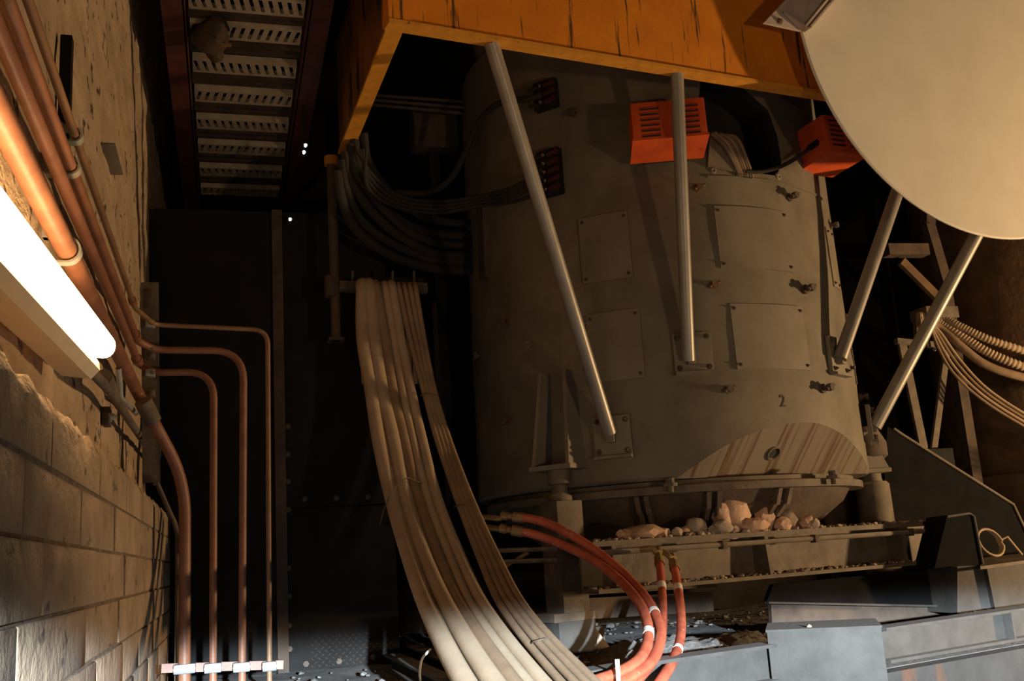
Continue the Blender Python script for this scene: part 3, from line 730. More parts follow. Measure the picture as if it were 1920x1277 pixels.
# box on the furnace front
T = Vector((1, .06, 0)).normalized(); T = (RM @ Vector((1, 0, 0))); T.z = 0; T.normalize(); T = (Matrix.Rotation(math.radians(-4), 3, 'Z') @ T)
N = Vector((T.y, -T.x, 0)); bs = (.45, .32, .255)
Nt = (N+up*.05).normalized(); Zt = T.cross(Nt)*-1
if Zt.z < 0: Zt = -Zt
c0 = W(1258, 259, 5.2)-Nt*bs[1]/2+Zt*bs[2]/2
louvre_box(c0, T, Nt, Zt, bs, 'orange louvred box hung on furnace behind the upright strut', [(Nt, T, bs[1]/2+.002, -.115, -.02), (Nt, T, bs[1]/2+.002, .125, -.02)])
MB().box(c0-Nt*(bs[1]/2+.06), (.3, .14, .2), T, Nt, Zt).build('box_bracket', 'dark_steel', furn)
# box at the right shoulder
vv = ray(1552, 290); vv.z = 0; vv.normalize(); rr_ = Vector((vv.y, -vv.x, 0))
aX = (vv*.72+rr_*.69).normalized(); aY = Vector((-aX.y, aX.x, 0)); aZ = (up-rr_*.08+vv*.02).normalized()
aY = aZ.cross(aX).normalized(); aX = aY.cross(aZ)
sB, hB = .335, .28
c1_ = W(1558, 285, 5.45)+(aX+aY)*sB/2+aZ*hB/2
louvre_box(c1_, aX, aY, aZ, (sB, sB, hB), 'orange louvred box at the right shoulder by the cream drum', [(-aY, aX, sB/2+.002, -.075, -.0), (-aY, aX, sB/2+.002, .085, -.0)])
MB().box(c1_+aY*(sB/2+.07), (.12, .16, .12), aX, aY, aZ).build('box_bracket', 'dark_steel', furn)
ca = thing('box_cable', W(1410, 322, 5.62), 'dark cable looping from flap cables to the right orange box', 'cable')
MB().tube(catmull([onf(1398, 322, .03)[0], W(1425, 322, 5.5), W(1462, 313, 5.48), W(1500, 292, 5.5), W(1528, 270, 5.53)], 8), .014, 8).build('sheath', 'cable_dark', ca)
MB().cyl(W(1518, 277, 5.52), W(1534, 266, 5.56), .022, 10).build('gland', 'dark_steel', ca)
fc = thing('flap_cables', onf(1370, 320, .03)[0], 'fan of dusty flat leads running down from the left orange box', 'cable')
for i in range(6):
    a = W(1334+i*5, 250+i*1.5-(i % 2)*3, 5.42+.02*i); bq = onf(1383+i*5, 321+i*.6, .02)[0]; m_ = a.lerp(bq, .5)+Vector((.0, -.02, .03+.012*i))
    MB().tube(catmull([a, m_, bq, bq-up*.03], 6), .014, 6).build('lead', 'hose_brown' if i % 2 else 'steel_dusty', fc)
MB().prism([onf(1327, 312, .02)[0], onf(1392, 326, .02)[0], W(1345, 262, 5.46), W(1332, 252, 5.46)], nrm(onf(1360, 300)[1])*-.02).build('flap', 'steel_dusty', fc)

# ================================================================== CREAM DRUM
dax = Vector((.10, -.99, -.04)).normalized()
dq = W(1690, 360, 4.98)
def on_plane(px, py):
    d = ray(px, py); return CAMP+d*((dq-CAMP).dot(dax)/d.dot(dax))
du, dv, _ = basis(dax)
arc = [on_plane(*q) for q in ((1505, 60), (1540, 175), (1600, 280), (1690, 360), (1830, 430), (1920, 455))]
# least squares circle through the rim points in the plane of the drum end
A3 = [[0]*4 for _ in range(3)]
for q in arc:
    x_, y_ = (q-dq).dot(du), (q-dq).dot(dv); rw = (x_, y_, 1, -(x_*x_+y_*y_))
    for i in range(3):
        for j in range(4): A3[i][j] += rw[i]*rw[j]
Mx = Matrix([r_[:3] for r_ in A3]); sol = Mx.inverted() @ Vector([r_[3] for r_ in A3])
dc = dq-du*sol[0]/2-dv*sol[1]/2; Rd = math.sqrt(sol[0]**2/4+sol[1]**2/4-sol[2])
print('drum', dc, Rd)
dr = thing('cream_drum', dc, 'huge cream painted drum end hanging at the top right', 'drum')
MB().lathe(dc, dax, [(0, -.5), (Rd*.25, -.48), (Rd*.55, -.36), (Rd*.8, -.2), (Rd*.985, -.012), (Rd, -.008), (Rd, 0), (Rd-.01, .006), (0, .01)], 120).build('end_shell', 'cream', dr, sharp=25)
def on_drum(px, py, off=.01):
    d = ray(px, py); q = dc+dax*off; return CAMP+d*((q-CAMP).dot(dax)/d.dot(dax))
bk = thing('drum_bracket', on_drum(1505, 60), 'pale pinkish angle bracket bolted on the upper edge of the cream drum', 'bracket')
pts = [on_drum(*q, .012) for q in ((1433, 42), (1480, -8), (1560, -12), (1506, 58))]
MB().prism(pts, dax*-.02).build('plate', 'bracket_paint', bk)
e0, e1_ = on_drum(1506, 58, .02), on_drum(1570, -20, .02)
MB().prism([e0, e1_, e1_+dax*.10, e0+dax*.07], (e1_-e0).cross(dax).normalized()*.012).build('web', 'bracket_paint', bk)
e0, e1_ = on_drum(1470, 22, .02), on_drum(1506, 58, .02)
MB().prism([e0, e1_, e1_+dax*.05, e0+dax*.01], (e1_-e0).cross(dax).normalized()*.012).build('stiffener', 'bracket_paint', bk)
MB().hexbolt(on_drum(1462, 40, .014), dax, .014, .012).build('bolt', 'rusty', bk)

# ================================================================== HOSES
yk = [(545, 6.30), (634, 6.26), (734, 6.15), (826, 6.0), (932, 5.72), (1038, 5.25), (1144, 4.65), (1277, 3.8), (1420, 3.2)]
rowsH = {
 545: [680, 692, 705, 722, 735, 748, 759, 769, 779],
 634: [681, 702, 722, 738, 751, 768, 778, 787, 795],
 734: [697, 717, 737, 755, 771, 795, 802, 809, 815],
 826: [711, 738, 758, 775, 792, 820, 828, 836, 843],
 932: [735, 760, 784, 801, 819, 856, 865, 874, 883],
 1038: [766, 794, 820, 840, 860, 896, 908, 919, 931],
 1144: [804, 841, 868, 888, 912, 944, 960, 974, 989],
 1277: [870, 922, 960, 985, 1015, 1050, 1075, 1096, 1115],
 1420: [975, 1045, 1090, 1120, 1160, 1200, 1232, 1262, 1290]}
radH = [.044, .044, .034, .026, .031, .0175, .0165, .0165, .0175]
labH = ['leftmost thick beige hose of the hanging bundle', 'second thick beige hose from the left in the bundle', 'third beige hose of the bundle, darker, right of the thick pair',
        'slimmer beige hose in the middle of the bundle', 'fifth hose of the bundle, left of the four thin ones', 'first of four thin brown hoses at the bundle right side',
        'second of four thin brown hoses at the bundle right side', 'third of four thin brown hoses at the bundle right side', 'outermost thin brown hose on the right of the bundle']
hose_mid = []
for i in range(9):
    path = []
    x0 = rowsH[545][i]
    lag = .05*(i/8)
    path += [W(x0+10, 720, 6.72), W(x0+4, 590, 6.66), W(x0-1, 545, 6.52)]
    for (yy, Y) in yk:
        path.append(W(rowsH[yy][i], yy-(5 if yy == 545 else 0), Y-.02*i*(yy > 900)))
    pe_ = path[-1]; path[-1] = pe_
    path.append(Vector((pe_.x+.25, pe_.y-.45, max(-.5, pe_.z-.22))))
    sm = catmull(path, 9); hose_mid.append(sm)
    MB().tube(sm, radH[i], 14).build('hanging_hose', 'hose' if i in (0, 1, 3, 4) else 'hose_brown', label=labH[i], cat='hose', group='beige hoses hanging in a bundle')
rk = thing('hose_rack', W(715, 530, 6.5), 'dark rail with upright pins that the beige hoses hang over', 'rack')
a, bq = W(636, 537, 6.5), W(800, 541, 6.5)
MB().cyl(a, bq, .04).build('rail', 'rust_dark', rk)
MB().bar(a+up*.06+Vector((0, .05, 0)), bq+up*.06+Vector((0, .05, 0)), .02, .05).build('back_bar', 'dark_steel', rk)
for px in (661, 736, 776):
    MB().cyl(W(px, 540, 6.52), W(px, 508, 6.52), .009, 8).build('pin', 'steel_dusty', rk)
MB().box(W(818, 660, 6.6), (.03, .03, .7)).build('upright', 'dark_steel', rk)
MB().bar(a, Vector((pz0.x, pz0.y, a.z)), .04, .04).build('arm', 'rust_dark', rk)
# wire ties
def tie(pxs, Y, label):
    pts = [W(x, y, Y_) for (x, y), Y_ in zip(pxs, Y)]
    MB().tube(catmull(pts, 5), .0035, 6).build('wire_tie', 'wire', label=label, cat='wire', group='wire ties round the hoses')
tie([(712, 985), (722, 950), (740, 915), (762, 897), (775, 900), (805, 912)], [5.75, 5.66, 5.66, 5.68, 5.70, 5.74], 'long loose wire tie across the thick beige hoses')
tie([(852, 950), (868, 946), (890, 948)], [5.55, 5.48, 5.48], 'wire tie round the four thin hoses at mid height')
tie([(788, 742), (803, 738), (820, 741)], [6.1, 6.08, 6.08], 'upper wire tie round the four thin hoses')
tie([(988, 1220), (998, 1205), (1012, 1200), (1030, 1196)], [4.15, 4.05, 4.02, 4.03], 'lowest wire tie on the thin hoses near the floor')
# white thin cord
MB().tube(catmull([W(790, 1285, 5.0), W(787, 1262, 5.0), W(792, 1235, 5.0), W(808, 1217, 5.0)], 8), .006, 8).build('thin_cord', 'band_white', label='thin white cord curling up left of the hose bundle', cat='cord')

# red hoses
def red_hose(label, pxs, Ys, r, fit, bands, fl=2):
    path = [W(x, y, Y) for (x, y), Y in zip(pxs, Ys)]
    t = thing('red_hose', path[-1], label, 'hose', 'red rubber hoses with brass fittings')
    sm = catmull(path, 9)
    rb_ = MB().tube(sm, r, 14).build('rubber', 'hose_red', t)
    d = (sm[0]-sm[3]).normalized()
    f = [W(x, y, Y) for x, y, Y in fit]
    mb = MB(); mb.lathe(sm[0]-d*.03, d, [(r*1.25, 0), (r*1.25, .06), (r*.8, .065), (r*.8, .09), (r*1.1, .095), (r*1.1, .13), (r*.6, .135), (0, .135)], 10); mb.build('ferrule', 'brass', t)
    if len(f) > 1: MB().tube(catmull([sm[0]+d*.08]+f, 6), r*.7, 10).build('nipple', 'brass', t)
    for bi, ln in bands:
        i = int(bi*(len(sm)-1)); MB().tube([sm[i], sm[i].lerp(sm[i+1], .5), sm[i+1]] if ln == 1 else sm[i:i+ln+1], r*1.07, 14).build('white_band', 'band_white', rb_)
red_hose('upper of the two red hoses arching from behind the beige bundle', [(972, 970), (1005, 975), (1050, 992), (1110, 1028), (1165, 1072), (1210, 1120), (1234, 1165), (1238, 1200), (1222, 1240), (1180, 1272), (1120, 1300)],
         [5.55, 5.5, 5.4, 5.22, 5.0, 4.75, 4.5, 4.3, 4.08, 3.92, 3.8], .0245, [(935, 972, 5.6), (915, 970, 5.65), (890, 972, 5.7)], [(.565, 1)])
red_hose('lower of the two red hoses arching from behind the beige bundle', [(970, 996), (1005, 1003), (1050, 1020), (1105, 1046), (1155, 1082), (1195, 1125), (1213, 1165), (1214, 1205), (1195, 1240), (1150, 1266), (1090, 1285)],
         [5.5, 5.45, 5.35, 5.17, 4.95, 4.7, 4.45, 4.22, 4.02, 3.88, 3.75], .0245, [(938, 992, 5.55), (920, 990, 5.6), (890, 985, 5.68)], [(.655, 2)])
red_hose('straight red hose hanging from the base beam conduit, left one', [(1236, 1052), (1240, 1090), (1243, 1140), (1241, 1190), (1230, 1230), (1200, 1270), (1160, 1310)],
         [5.25, 5.12, 4.9, 4.6, 4.3, 4.0, 3.85], .022, [(1231, 1035, 5.3), (1222, 1028, 5.32), (1200, 1030, 5.36)], [(.20, 2)])
red_hose('straight red hose hanging from the base beam conduit, rightmost one', [(1264, 1062), (1270, 1095), (1276, 1140), (1277, 1185), (1268, 1225), (1245, 1268), (1215, 1310)],
         [5.25, 5.12, 4.9, 4.6, 4.3, 4.02, 3.88], .023, [(1257, 1045, 5.3), (1245, 1036, 5.32), (1225, 1034, 5.36)], [(.19, 2), (.64, 1)])
MB().tube([W(1160, 1290, 3.8), W(1159, 1262, 3.8), W(1157, 1236, 3.8)], .009, 8).build('pale_stick', 'band_white', label='short pale stick standing in front of the red hoses', cat='stick')

# furnace-side cables, upper left
def cable(label, pxs, Ys, r, m='cable_dark', grp='dark cables drooping to the furnace side'):
    MB().tube(catmull([W(x, y, Y) for (x, y), Y in zip(pxs, Ys)], 8), r, 10).build('power_cable', m, label=label, cat='cable', group=grp)
Y5 = [6.1, 6.2, 6.35, 6.6, 6.9, 7.15]
ylab = ['uppermost thick', 'second thick', 'third thick', 'fourth thick', 'fifth thick', 'lowest thick']
for i, (a_, b_, c_, d_, ye) in enumerate([((690, 300), (722, 350), (770, 395), (830, 415), 421), ((672, 310), (705, 370), (760, 420), (830, 440), 441), ((664, 320), (712, 385), (775, 440), (840, 458), 458),
                                          ((655, 335), (700, 400), (760, 450), (830, 478), 476), ((648, 350), (680, 415), (745, 462), (825, 490), 492), ((640, 370), (668, 430), (735, 480), (825, 505), 507)]):
    cable(ylab[i]+' dark cable drooping into the furnace side connector', [(a_[0]-8, a_[1]-50), a_, b_, c_, d_, (909, ye)], [6.2, 6.25, 6.4, 6.6, 6.85, 7.02], .028+.004*(i % 2), 'cable_dark')
for i in range(4):
    cable(['top', 'second', 'third', 'bottom'][i]+' thin cable sagging toward the lower terminal block', [(668+i*6, 280), (700-i*4, 330+i*6), (750-i*4, 368+i*6), (820, 378+i*7), (900, 368+i*6), (960, 352+i*9), (1015, 318+i*14)],
          [6.15, 6.2, 6.3, 6.45, 6.35, 6.1, 5.86], .013)
cable('cable rising along the shell to the upper terminal block', [(740, 360), (800, 362), (845, 335), (875, 280), (900, 225), (935, 195), (985, 186), (1015, 178)], [6.5, 6.5, 6.5, 6.45, 6.35, 6.15, 5.9, 5.85], .022)
for i in range(3):
    cable(['topmost', 'middle', 'lowest'][i]+' straight dark conduit crossing high behind the leftmost strut', [(690, 178+i*9), (800, 186+i*10), (935, 196+i*12)], [7.0, 7.0, 7.0], .012, 'rust_dark', 'straight conduits behind the strut')
jb = thing('junction_cabinet', W(812, 290, 7.4), 'dark rectangular cabinet in the gloom left of the furnace', 'cabinet')
MB().box(W(812, 245, 7.4), (.36, .2, .34), bev=.01).build('casing', 'rust_dark', jb); MB().box(W(812, 245, 7.28), (.30, .02, .28), bev=.005).build('door', 'rust_dark', jb)
MB().bar(W(812, 290, 7.4), Vector((W(812, 290, 7.4).x, 7.4, 0)), .08, .08, (0, 1, 0)).build('stand', 'dark_steel', jb)

# ================================================================== BASE FRAME
BL, BR = W(1098, 1070, 5.5), W(1760, 1022, 6.15)
zt_, zb_ = H+.035, H-.25
bd = (BR-BL); bd.z = 0; bd.normalize(); bn = Vector((bd.y, -bd.x, 0))
bb = thing('base_beam', (BL.x, BL.y, zb_), 'dusty channel beam under the furnace with rubble on its flanges', 'beam')
BLx = BL-bd*.9; BRx = BR+bd*.05
def seg(a, b, z, n0, n1, h):
    return MB().prism([Vector((q.x, q.y, z))+bn*o_ for q, o_ in ((a, n0), (b, n0), (b, n1), (a, n1))], (0, 0, h))
seg(BL, BRx, zt_-.03, .10, -.12, .03).build('top_flange', 'steel_dusty', bb)
seg(BL, BRx-bd*.35, zb_, .12, -.05, .022).build('bottom_flange', 'steel_dusty', bb)
seg(BL, BRx, zb_, -.04, -.06, zt_-zb_-.03).build('web', 'steel_dusty', bb)
for px in (1135, 1420, 1672):
    p = W(px, 1040, 5.8); s_ = (p-BL).dot(bd)*1.0; q = BL+bd*s_
    for _ in range(6):
        c_ = Vector((q.x, q.y, H-.1)); cc = RM.transposed() @ (c_-CAMP); pxn = CX+FPX*cc.x/-cc.z; q = q+bd*((px-pxn)/330)
    MB().prism([Vector((q.x, q.y, z))+bn*o_ for z, o_ in ((zb_+.022, -.04), (zb_+.022, .10), (zt_-.03, .08), (zt_-.03, -.04))], bd*.03).build('stiffener', 'steel_dusty', bb)
# conduit along the beam
cb_ = thing('beam_conduit', (BL.x, BL.y, zt_-.1), 'long pale conduit clipped along the base beam front', 'conduit')
a = BL+bn*.13; a.z = zt_-.065; bq = BRx+bn*.13; bq.z = zt_-.065
MB().cyl(a, bq, .016, 10).build('conduit_pipe', 'steel_dusty', cb_)
for f_ in (.3, .55, .84):
    q = a.lerp(bq, f_); MB().box(q, (.035, .05, .05), bd, bn, up, bev=.004).build('clip', 'rust_dark', cb_)
# left rods
rd = thing('brake_rods', W(960, 1060, 5.75), 'two thin dusty rods between the beige hoses and left jack column', 'rod')
for py in (1031, 1052):
    MB().cyl(W(925, py+2, 5.75), W(1045, py-2, 5.65), .013, 8).build('rod', 'steel_dusty', rd)
MB().box(W(1032, 1058, 5.7), (.03, .05, .12)).build('clevis', 'rusty', rd)
MB().bar(W(945, 1064, 5.75), W(990, 1036, 5.72), .012, .02).build('lever', 'rusty', rd)
# rear cross beams below
zx = .02
cross = thing('cross_beam', W(1130, 1150, 6.6), 'low brown cross beam in the dark under the base beam', 'beam')
MB().bar(W(1085, 1142, 6.3), W(1330, 1128, 6.6), .08, .13).build('web', 'rust_dark', cross)
MB().bar(W(1085, 1113, 6.3), W(1330, 1098, 6.6), .16, .02).build('flange', 'rust_dark', cross)
MB().bar(W(1110, 1175, 6.25), Vector((W(1110, 1175, 6.25).x, W(1110, 1175, 6.25).y, -.02)), .12, .12, (0, 1, 0)).build('foot', 'rust_dark', cross)
pw = thing('skid_plate', W(1610, 1150, 6.2), 'dark wedge-shaped skid plate with thin pale edge below the base beam', 'plate')
poly = [W(1438, 1128, 5.9), W(1788, 1135, 5.9), W(1795, 1075, 5.95), W(1700, 1072, 5.95), W(1450, 1096, 5.92)]
MB().prism(poly, (0, .05, 0)).build('plate', 'soot_black', pw)
MB().bar(W(1438, 1130, 5.88), W(1790, 1137, 5.88), .05, .012).build('edge_bar', 'steel_grey', pw)
poly = [W(1446, 1134, 5.95), W(1800, 1140, 5.95), W(1800, 1200, 5.95), W(1450, 1215, 5.95)]
MB().prism(poly, (0, .04, 0)).build('lower_plate', 'rust_dark', pw)
# right end
gb = thing('end_gusset', W(1800, 1060, 5.7), 'dark upright end block with pale rounded edge at the beam right end', 'block')
poly = [(1752, 1066), (1776, 968), (1818, 962), (1826, 966), (1843, 1062)]
MB().prism([W(x, y, 5.72) for x, y in poly], (.03, .25, 0)).build('block', 'soot_black', gb)
MB().tube([W(x, y, 5.715) for x, y in ((1776, 969), (1818, 963), (1826, 968), (1843, 1060))], .009, 8).build('edge_bead', 'steel_grey', gb)
ck = thing('cheek_plate', W(1800, 1050, 6.5), 'tall dark sloping cheek plate with lit edge right of the furnace', 'plate')
poly = [(1650, 1060), (1664, 800), (1692, 815), (1900, 946), (1930, 1010), (1935, 1075)]
MB().prism([W(x, y, 6.55) for x, y in poly], (0, .04, 0)).build('plate', 'soot_black', ck)
MB().tube([W(x, y, 6.545) for x, y in ((1676, 804), (1692, 815), (1900, 946), (1930, 1010))], .012, 8).build('edge_bead', 'steel_dusty', ck)
sh = thing('side_bench', W(1870, 1140, 5.75), 'dusty topped steel bench block at the right edge under the cable coil', 'block')
poly = [W(1795, 1062, 5.66), W(1853, 1060, 5.66), W(1862, 1140, 5.66), W(1795, 1150, 5.66)]
MB().prism(poly, (0, .3, 0)).build('dark_side', 'steel_grey', sh)
poly = [W(1850, 1064, 5.62), W(1990, 1045, 5.75), W(1990, 1135, 5.75), W(1866, 1142, 5.62)]
MB().prism(poly, (0.03, .35, 0)).build('body', 'steel_grey', sh)
poly = [W(1838, 1062, 5.58), W(2000, 1040, 5.72), W(2000, 1028, 6.3), W(1838, 1046, 6.3)]
MB().prism(poly, (0, 0, -.02)).build('top', 'steel_dusty', sh)
cc_ = W(1858, 1017, 5.95); co_ = []
for i in range(61):
    a = 2*PI*i/20; co_.append(cc_+Vector((math.cos(a)*(.095-.004*(i//20)), .04*math.sin(a)+.012*(i//20), math.sin(a)*.092)))
co_ += [cc_+Vector((.16, .02, .03)), cc_+Vector((.26, .02, -.10))]
MB().tube(co_, .0085, 8).build('cable_coil', 'hose', label='small coil of pale cable beside the end block at right', cat='cable')

# rocks and rubble on the beam
def rock(px, py, wpx, hpx, label, m='rock_pink', Y=None, seed=[1]):
    s_ = (W(px, py, 5.8)-BL).dot(bd); q = BL+bd*s_
    for _ in range(6):
        c_ = Vector((q.x, q.y, zt_)); cc = RM.transposed() @ (c_-CAMP); q = q+bd*((px-(CX+FPX*cc.x/-cc.z))/330)
    if Y: q = q-bn*Y
    seed[0] += 1; sc = q.y/FPX*1.05
    rw, rh = wpx*.66*sc, hpx*.80*sc
    blob(Vector((q.x, q.y, zt_+rh*.8)), 1, seed[0], (rw, rw*.8, rh), 2, .38).build('rock', m, label=label, cat='rock', group='rocks on the base beam' if not label else 'rocks on the base beam')
rock(1376, 972, 52, 50, 'largest pink rock standing on the base beam')
rock(1354, 975, 22, 42, 'narrow upright pink rock leaning on the largest one', Y=-.03)
rock(1436, 978, 36, 42, 'pointed pink rock in the middle of the base beam')
rock(1477, 984, 34, 30, 'squarish brown rock, rightmost large one on the beam', 'rubble')
rock(1306, 997, 32, 22, 'flat brown rock left of the largest pink rock', 'rubble')
rock(1340, 996, 38, 18, 'low brown rock just in front of the narrow one', 'rubble', Y=-.07)
rock(1400, 994, 44, 20, 'low wide pink rock right of the largest one', Y=-.07)
rock(1456, 992, 30, 18, 'small pink rock between the pointed and squarish rocks', Y=-.06)
rock(1240, 1003, 26, 14, 'small pale rock near the red hose heads')
rock(1205, 1012, 60, 18, 'flat dusty heap of stone at the beam left end')
random.seed(21)
for i in range(16):
    px = random.uniform(1285, 1510) if i < 12 else random.uniform(1120, 1290)
    w_ = random.uniform(12, 24)
    rock(px, 995, w_, w_*random.uniform(.55, .85), 'small loose stone among the big rocks on the base beam' if i < 12 else 'small loose stone on the base beam near the red hose heads', random.choice(('rock_pink', 'rubble')), Y=random.uniform(-.09, .09))
gr = MB()
for i in range(420):
    f_ = random.random(); side = random.random()
    if i < 260:
        q = BL.lerp(BRx, f_)+bn*random.uniform(-.10, .09); z = zt_
    else:
        q = BL.lerp(BRx-bd*.4, f_)+bn*random.uniform(-.03, .11); z = zb_+.022
    s_ = random.uniform(.006, .018)*(1.5 if (.2 < f_ < .6 and i < 260) else 1)
    b_ = blob(Vector((q.x, q.y, z+s_*.4)), s_, i, (1, 1, .7), 1, .4); gr.add(b_.v, b_.f)
gr.build('gravel', 'rubble', label='loose gravel and dust scattered along the base beam flanges', cat='gravel', kind='stuff')
gr = MB()
for i in range(900):
    q = Vector((random.uniform(.3, 7), random.uniform(4.3, 8.5), 0))
    if (q-IB0).dot(IBN) > -.05: continue
    s_ = random.uniform(.006, .022)*(1.8 if random.random() < .08 else 1)
    b_ = blob(q+up*s_*.2, s_, i, (1, 1, .6), 1, .4); gr.add(b_.v, b_.f)
gr.build('floor_rubble', 'floor_concrete', label='grey rubble crumbs scattered over the concrete slab', cat='rubble', kind='stuff')

# ================================================================== FRONT I-BEAM AND GREY BOX
def beam_at(px):   # point on the beam line seen at picture column px
    q = IB0.copy()
    for _ in range(25):
        cc = RM.transposed() @ (Vector((q.x, q.y, .17))-CAMP); q = q+IBD*((px-(CX+FPX*cc.x/-cc.z))/420)
    return q
for I0, I1, lab in ((IB0-IBD*.05, beam_at(1462), 'grey steel beam on the slab edge between red hoses and grey box'), (beam_at(1662), IB1+IBD*.8, 'grey steel beam on the slab edge right of the grey box')):
    ib = thing('front_beam', I0, lab, 'beam', 'steel beams on the slab edge')
    def iseg(n0, n1, z0, z1):
        return MB().prism([Vector((q.x, q.y, z0))+IBN*o_ for q, o_ in ((I0, n0), (I1, n0), (I1, n1), (I0, n1))], (0, 0, z1-z0))
    iseg(.0, -.13, .155, .17).build('top_flange', 'steel_grey', ib)
    iseg(.0, -.13, 0, .016).build('bottom_flange', 'steel_grey', ib)
    iseg(-.06, -.072, .016, .155).build('web', 'steel_grey', ib)
q = beam_at(1896); MB().prism([Vector((q.x, q.y, z))+IBN*o_ for z, o_ in ((.016, -.06), (.016, -.005), (.155, -.005), (.155, -.06))], IBD*.015).build('stiffener', 'steel_grey', ib)
gx = thing('grey_box', WZ(1550, 1250, 0), 'plain grey steel junction box fixed on the front beam', 'box')
p0 = W(1437, 1182, 4.3); 
gv = ray(1510, 1200); gv.z = 0; gv.normalize(); gd = Vector((gv.y, -gv.x, 0)); gN = -gv; zt2 = p0.z; wbx = .50
pR = None
f0 = Vector((p0.x, p0.y, 0)); f1 = f0
for _ in range(12):
    c_ = Vector((f1.x, f1.y, zt2)); cc = RM.transposed() @ (c_-CAMP); f1 = f1+gd*((1652-(CX+FPX*cc.x/-cc.z))/420)
zlow = W(1440, 1288, 4.3).z
MB().box(((f0+f1)/2-gN*.20+up*(zt2+zlow)/2), ((f1-f0).length, .40, zt2-zlow), gd, gN, up, bev=.006).build('casing', 'steel_grey', gx)
MB().box(((f0+f1)/2-gN*.20+up*(zt2-.004)), ((f1-f0).length+.008, .408, .010), gd, gN, up).build('lid', 'steel_grey', gx)
blob((f0+f1)/2-IBN*.08+up*(zt2+.006), .014, 3, (1, 1, .7), 1).build('crumb', 'rubble', label='small crumb of rubble lying on the grey box', cat='rubble')
# steel skids at lower centre-left
for i, (a_, b_, lab) in enumerate([((742, 1196), (850, 1240), 'rear dark steel skid lying on the floor left of the hoses'), ((735, 1226), (845, 1275), 'front dark steel skid lying on the floor left of the hoses')]):
    p0, p1 = WZ(*a_, .09), WZ(*b_, .09)
    t = thing('floor_skid', (p0.x, p0.y, 0), lab, 'skid', 'steel skids on the floor')
    for z, m_, w_, h_ in ((.085, 'steel_grey', .10, .012), (.045, 'dark_steel', .014, .07), (.006, 'steel_grey', .10, .012)):
        MB().bar(Vector((p0.x, p0.y, z)), Vector((p1.x, p1.y, z)), w_, h_).build('flange' if w_ > .05 else 'web', m_, t)

# ================================================================== RIGHT BACKGROUND
tk = thing('rusty_tank', (7.1, 8.3, 0), 'big round rusty tank in the dark at the right', 'tank')
tc_ = W(1960, 700, 7.9); Rt = 1.2
tx0 = Vector((tc_.x+.35, 8.05, 0))
MB().lathe(tx0, up, [(0, 0), (Rt, 0), (Rt, 4.4), (Rt*.9, 4.6), (0, 4.6)], 64).build('shell', 'rusty', tk)
for z in (H+.32,):
    MB().lathe(tx0, up, [(Rt, z), (Rt+.07, z), (Rt+.07, z+.10), (Rt, z+.10)], 64).build('band', 'rusty', tk)
tr = thing('cable_trestle', W(1740, 850, 7.2), 'pale steel trestle carrying ribbed cables right of the furnace', 'trestle')
YT = 7.2
MB().bar(W(1690, 640, YT), W(1733, 850, YT), .075, .03, (0, 1, 0)).build('leg', 'steel_dusty', tr)
MB().bar(W(1776, 650, YT), W(1748, 860, YT), .055, .03, (0, 1, 0)).build('leg', 'steel_dusty', tr)
MB().bar(W(1680, 640, YT), W(1785, 650, YT), .05, .05).build('cross_bar', 'steel_dusty', tr)
MB().box(W(1752, 590, YT), (.33, .22, .10), bev=.006).build('saddle', 'steel_dusty', tr)
MB().bar(W(1722, 600, YT), W(1722, 640, YT), .07, .05, (0, 1, 0)).build('neck', 'rust_dark', tr)
MB().hexbolt(W(1752, 655, YT-.04), (0, -1, 0), .012, .012).build('bolt', 'galv', tr)
MB().box(W(1740, 855, YT)+up*-.45, (.35, .2, 1.0)).build('foot', 'dark_steel', tr)
rl = ['upper thick ribbed cable swooping right from the trestle', 'lower thick ribbed cable swooping right from the trestle', 'smooth brown cable under the two ribbed ones at right']
for i, (pts, r, m_) in enumerate([([(1722, 592), (1760, 594), (1800, 612), (1850, 635), (1920, 658), (2020, 690), (2250, 720), (2500, 700)], .032, 'hose'), ([(1722, 600), (1760, 603), (1805, 632), (1855, 662), (1920, 688), (2020, 715), (2250, 745), (2500, 725)], .036, 'hose'), ([(1722, 606), (1760, 612), (1800, 648), (1850, 685), (1920, 708), (2020, 728), (2250, 760), (2500, 740)], .036, 'hose_brown')]):
    sm = catmull([W(x, y, 7.15-.12*max(0, k-1)) for k, (x, y) in enumerate(pts)], 36)
    MB().tube(sm, (lambda r: (lambda k: r*(1+(.12 if (k//2) % 2 else -.04))))(r) if i < 2 else r, 12).build('ribbed_cable', m_, label=rl[i], cat='cable', group='cables on the trestle')
for i in range(4):
    cable(['highest', 'second', 'third', 'lowest'][i]+' of four thin cables falling right below the ribbed ones', [(1738+i*3, 603), (1762-i*3, 622+i*5), (1800-i*5, 675+i*7), (1850-i*3, 728+i*7), (1925, 778+i*8), (2010, 820+i*9), (2250, 880+i*9), (2500, 870+i*9)], [7.1, 7.08, 7.0, 6.9, 6.75, 6.6, 6.4, 6.3], .012, 'hose' if i % 2 == 0 else 'hose_brown', 'thin cables below the trestle')
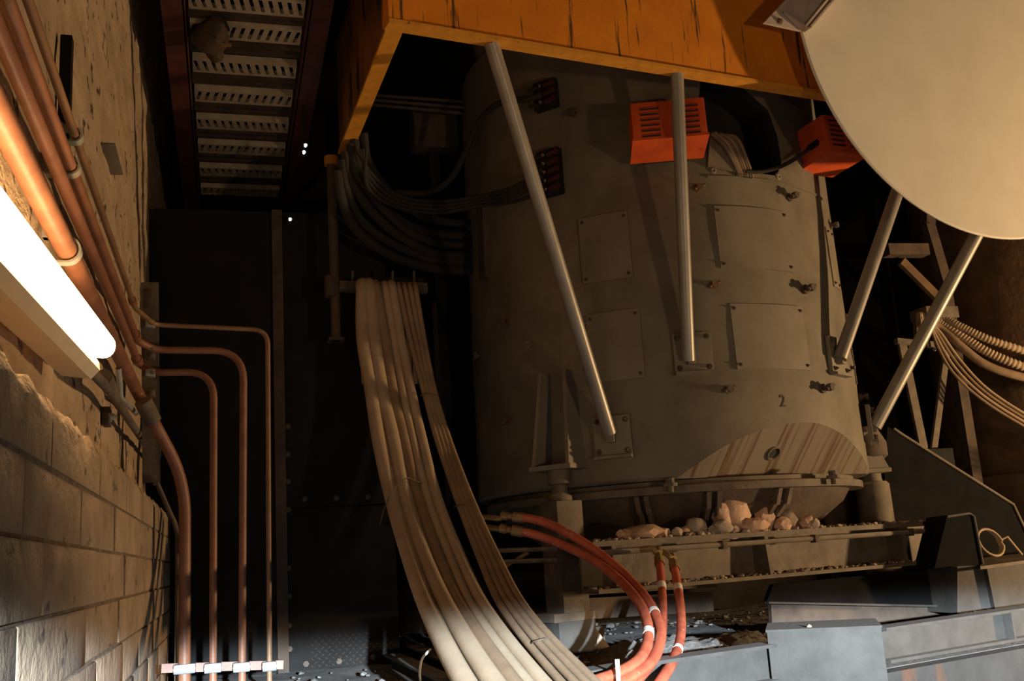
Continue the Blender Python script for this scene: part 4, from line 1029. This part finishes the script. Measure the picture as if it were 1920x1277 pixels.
bx = thing('rear_bracket', W(1700, 500, 7.8), 'rusty brown bracket and pipe in the gloom between the two right struts', 'bracket')
MB().bar(W(1660, 470, 7.8), W(1735, 470, 7.8), .12, .11).build('arm', 'rust_dark', bx)
MB().bar(W(1740, 420, 7.8), W(1775, 540, 7.8), .10, .08, (0, 1, 0)).build('upright', 'rust_dark', bx)
MB().bar(W(1690, 490, 7.8), W(1760, 560, 7.8), .08, .05, (0, 1, 0)).build('brace', 'rusty', bx)
MB().bar(W(1770, 540, 7.8), Vector((W(1770, 540, 7.8).x, 7.8, 0)), .1, .1, (0, 1, 0)).build('post', 'rust_dark', bx)
MB().bar(W(1740, 420, 7.8), W(1740, 250, 7.8), .1, .1, (0, 1, 0)).build('pipe_stub', 'rust_dark', bx)


# heap of grey rubble on the slab under the base beam
hp = MB(); hc = WZ(1275, 1222, .06); n1, n2 = 60, 36; vs_ = []
for j in range(n2+1):
    for i in range(n1+1):
        u, v = i/n1*2-1, j/n2*2-1
        p = hc+IBD*u*1.05-IBN*(v*.5)
        e = max(0, 1-u*u-v*v)
        z = .15*e**.7*(1+.3*noise.noise(p*4))+.03*noise.noise(p*16)*e+.022*noise.noise(p*34)*min(1, e*4)
        vs_.append(Vector((p.x, p.y, z-.02)))
hp.add(vs_, [(j*(n1+1)+i, j*(n1+1)+i+1, (j+1)*(n1+1)+i+1, (j+1)*(n1+1)+i) for j in range(n2) for i in range(n1)])
hp.build('rubble_heap', 'floor_concrete', label='low heap of grey crumbled concrete behind the front beam', cat='rubble', kind='stuff')

# perforated guard on the shell shoulder, right of the opening
p0, t0 = onf(1462, 168); p1, t1 = onf(1506, 206)
mg = MB()
for i in range(7):
    f = i/6
    t = t0+(t1-t0)*f; z = p0.z+(p1.z-p0.z)*f
    mg.bar(fpt(t, RF+.006, p1.z), fpt(t, RF+.006, p0.z), .012, .008, nrm(t))
    mg.bar(fpt(t0, rz(z)+.008, z), fpt(t1, rz(z)+.008, z), .008, .012, (0, 0, 1))
mg.build('mesh_guard', 'rust_dark', furn)
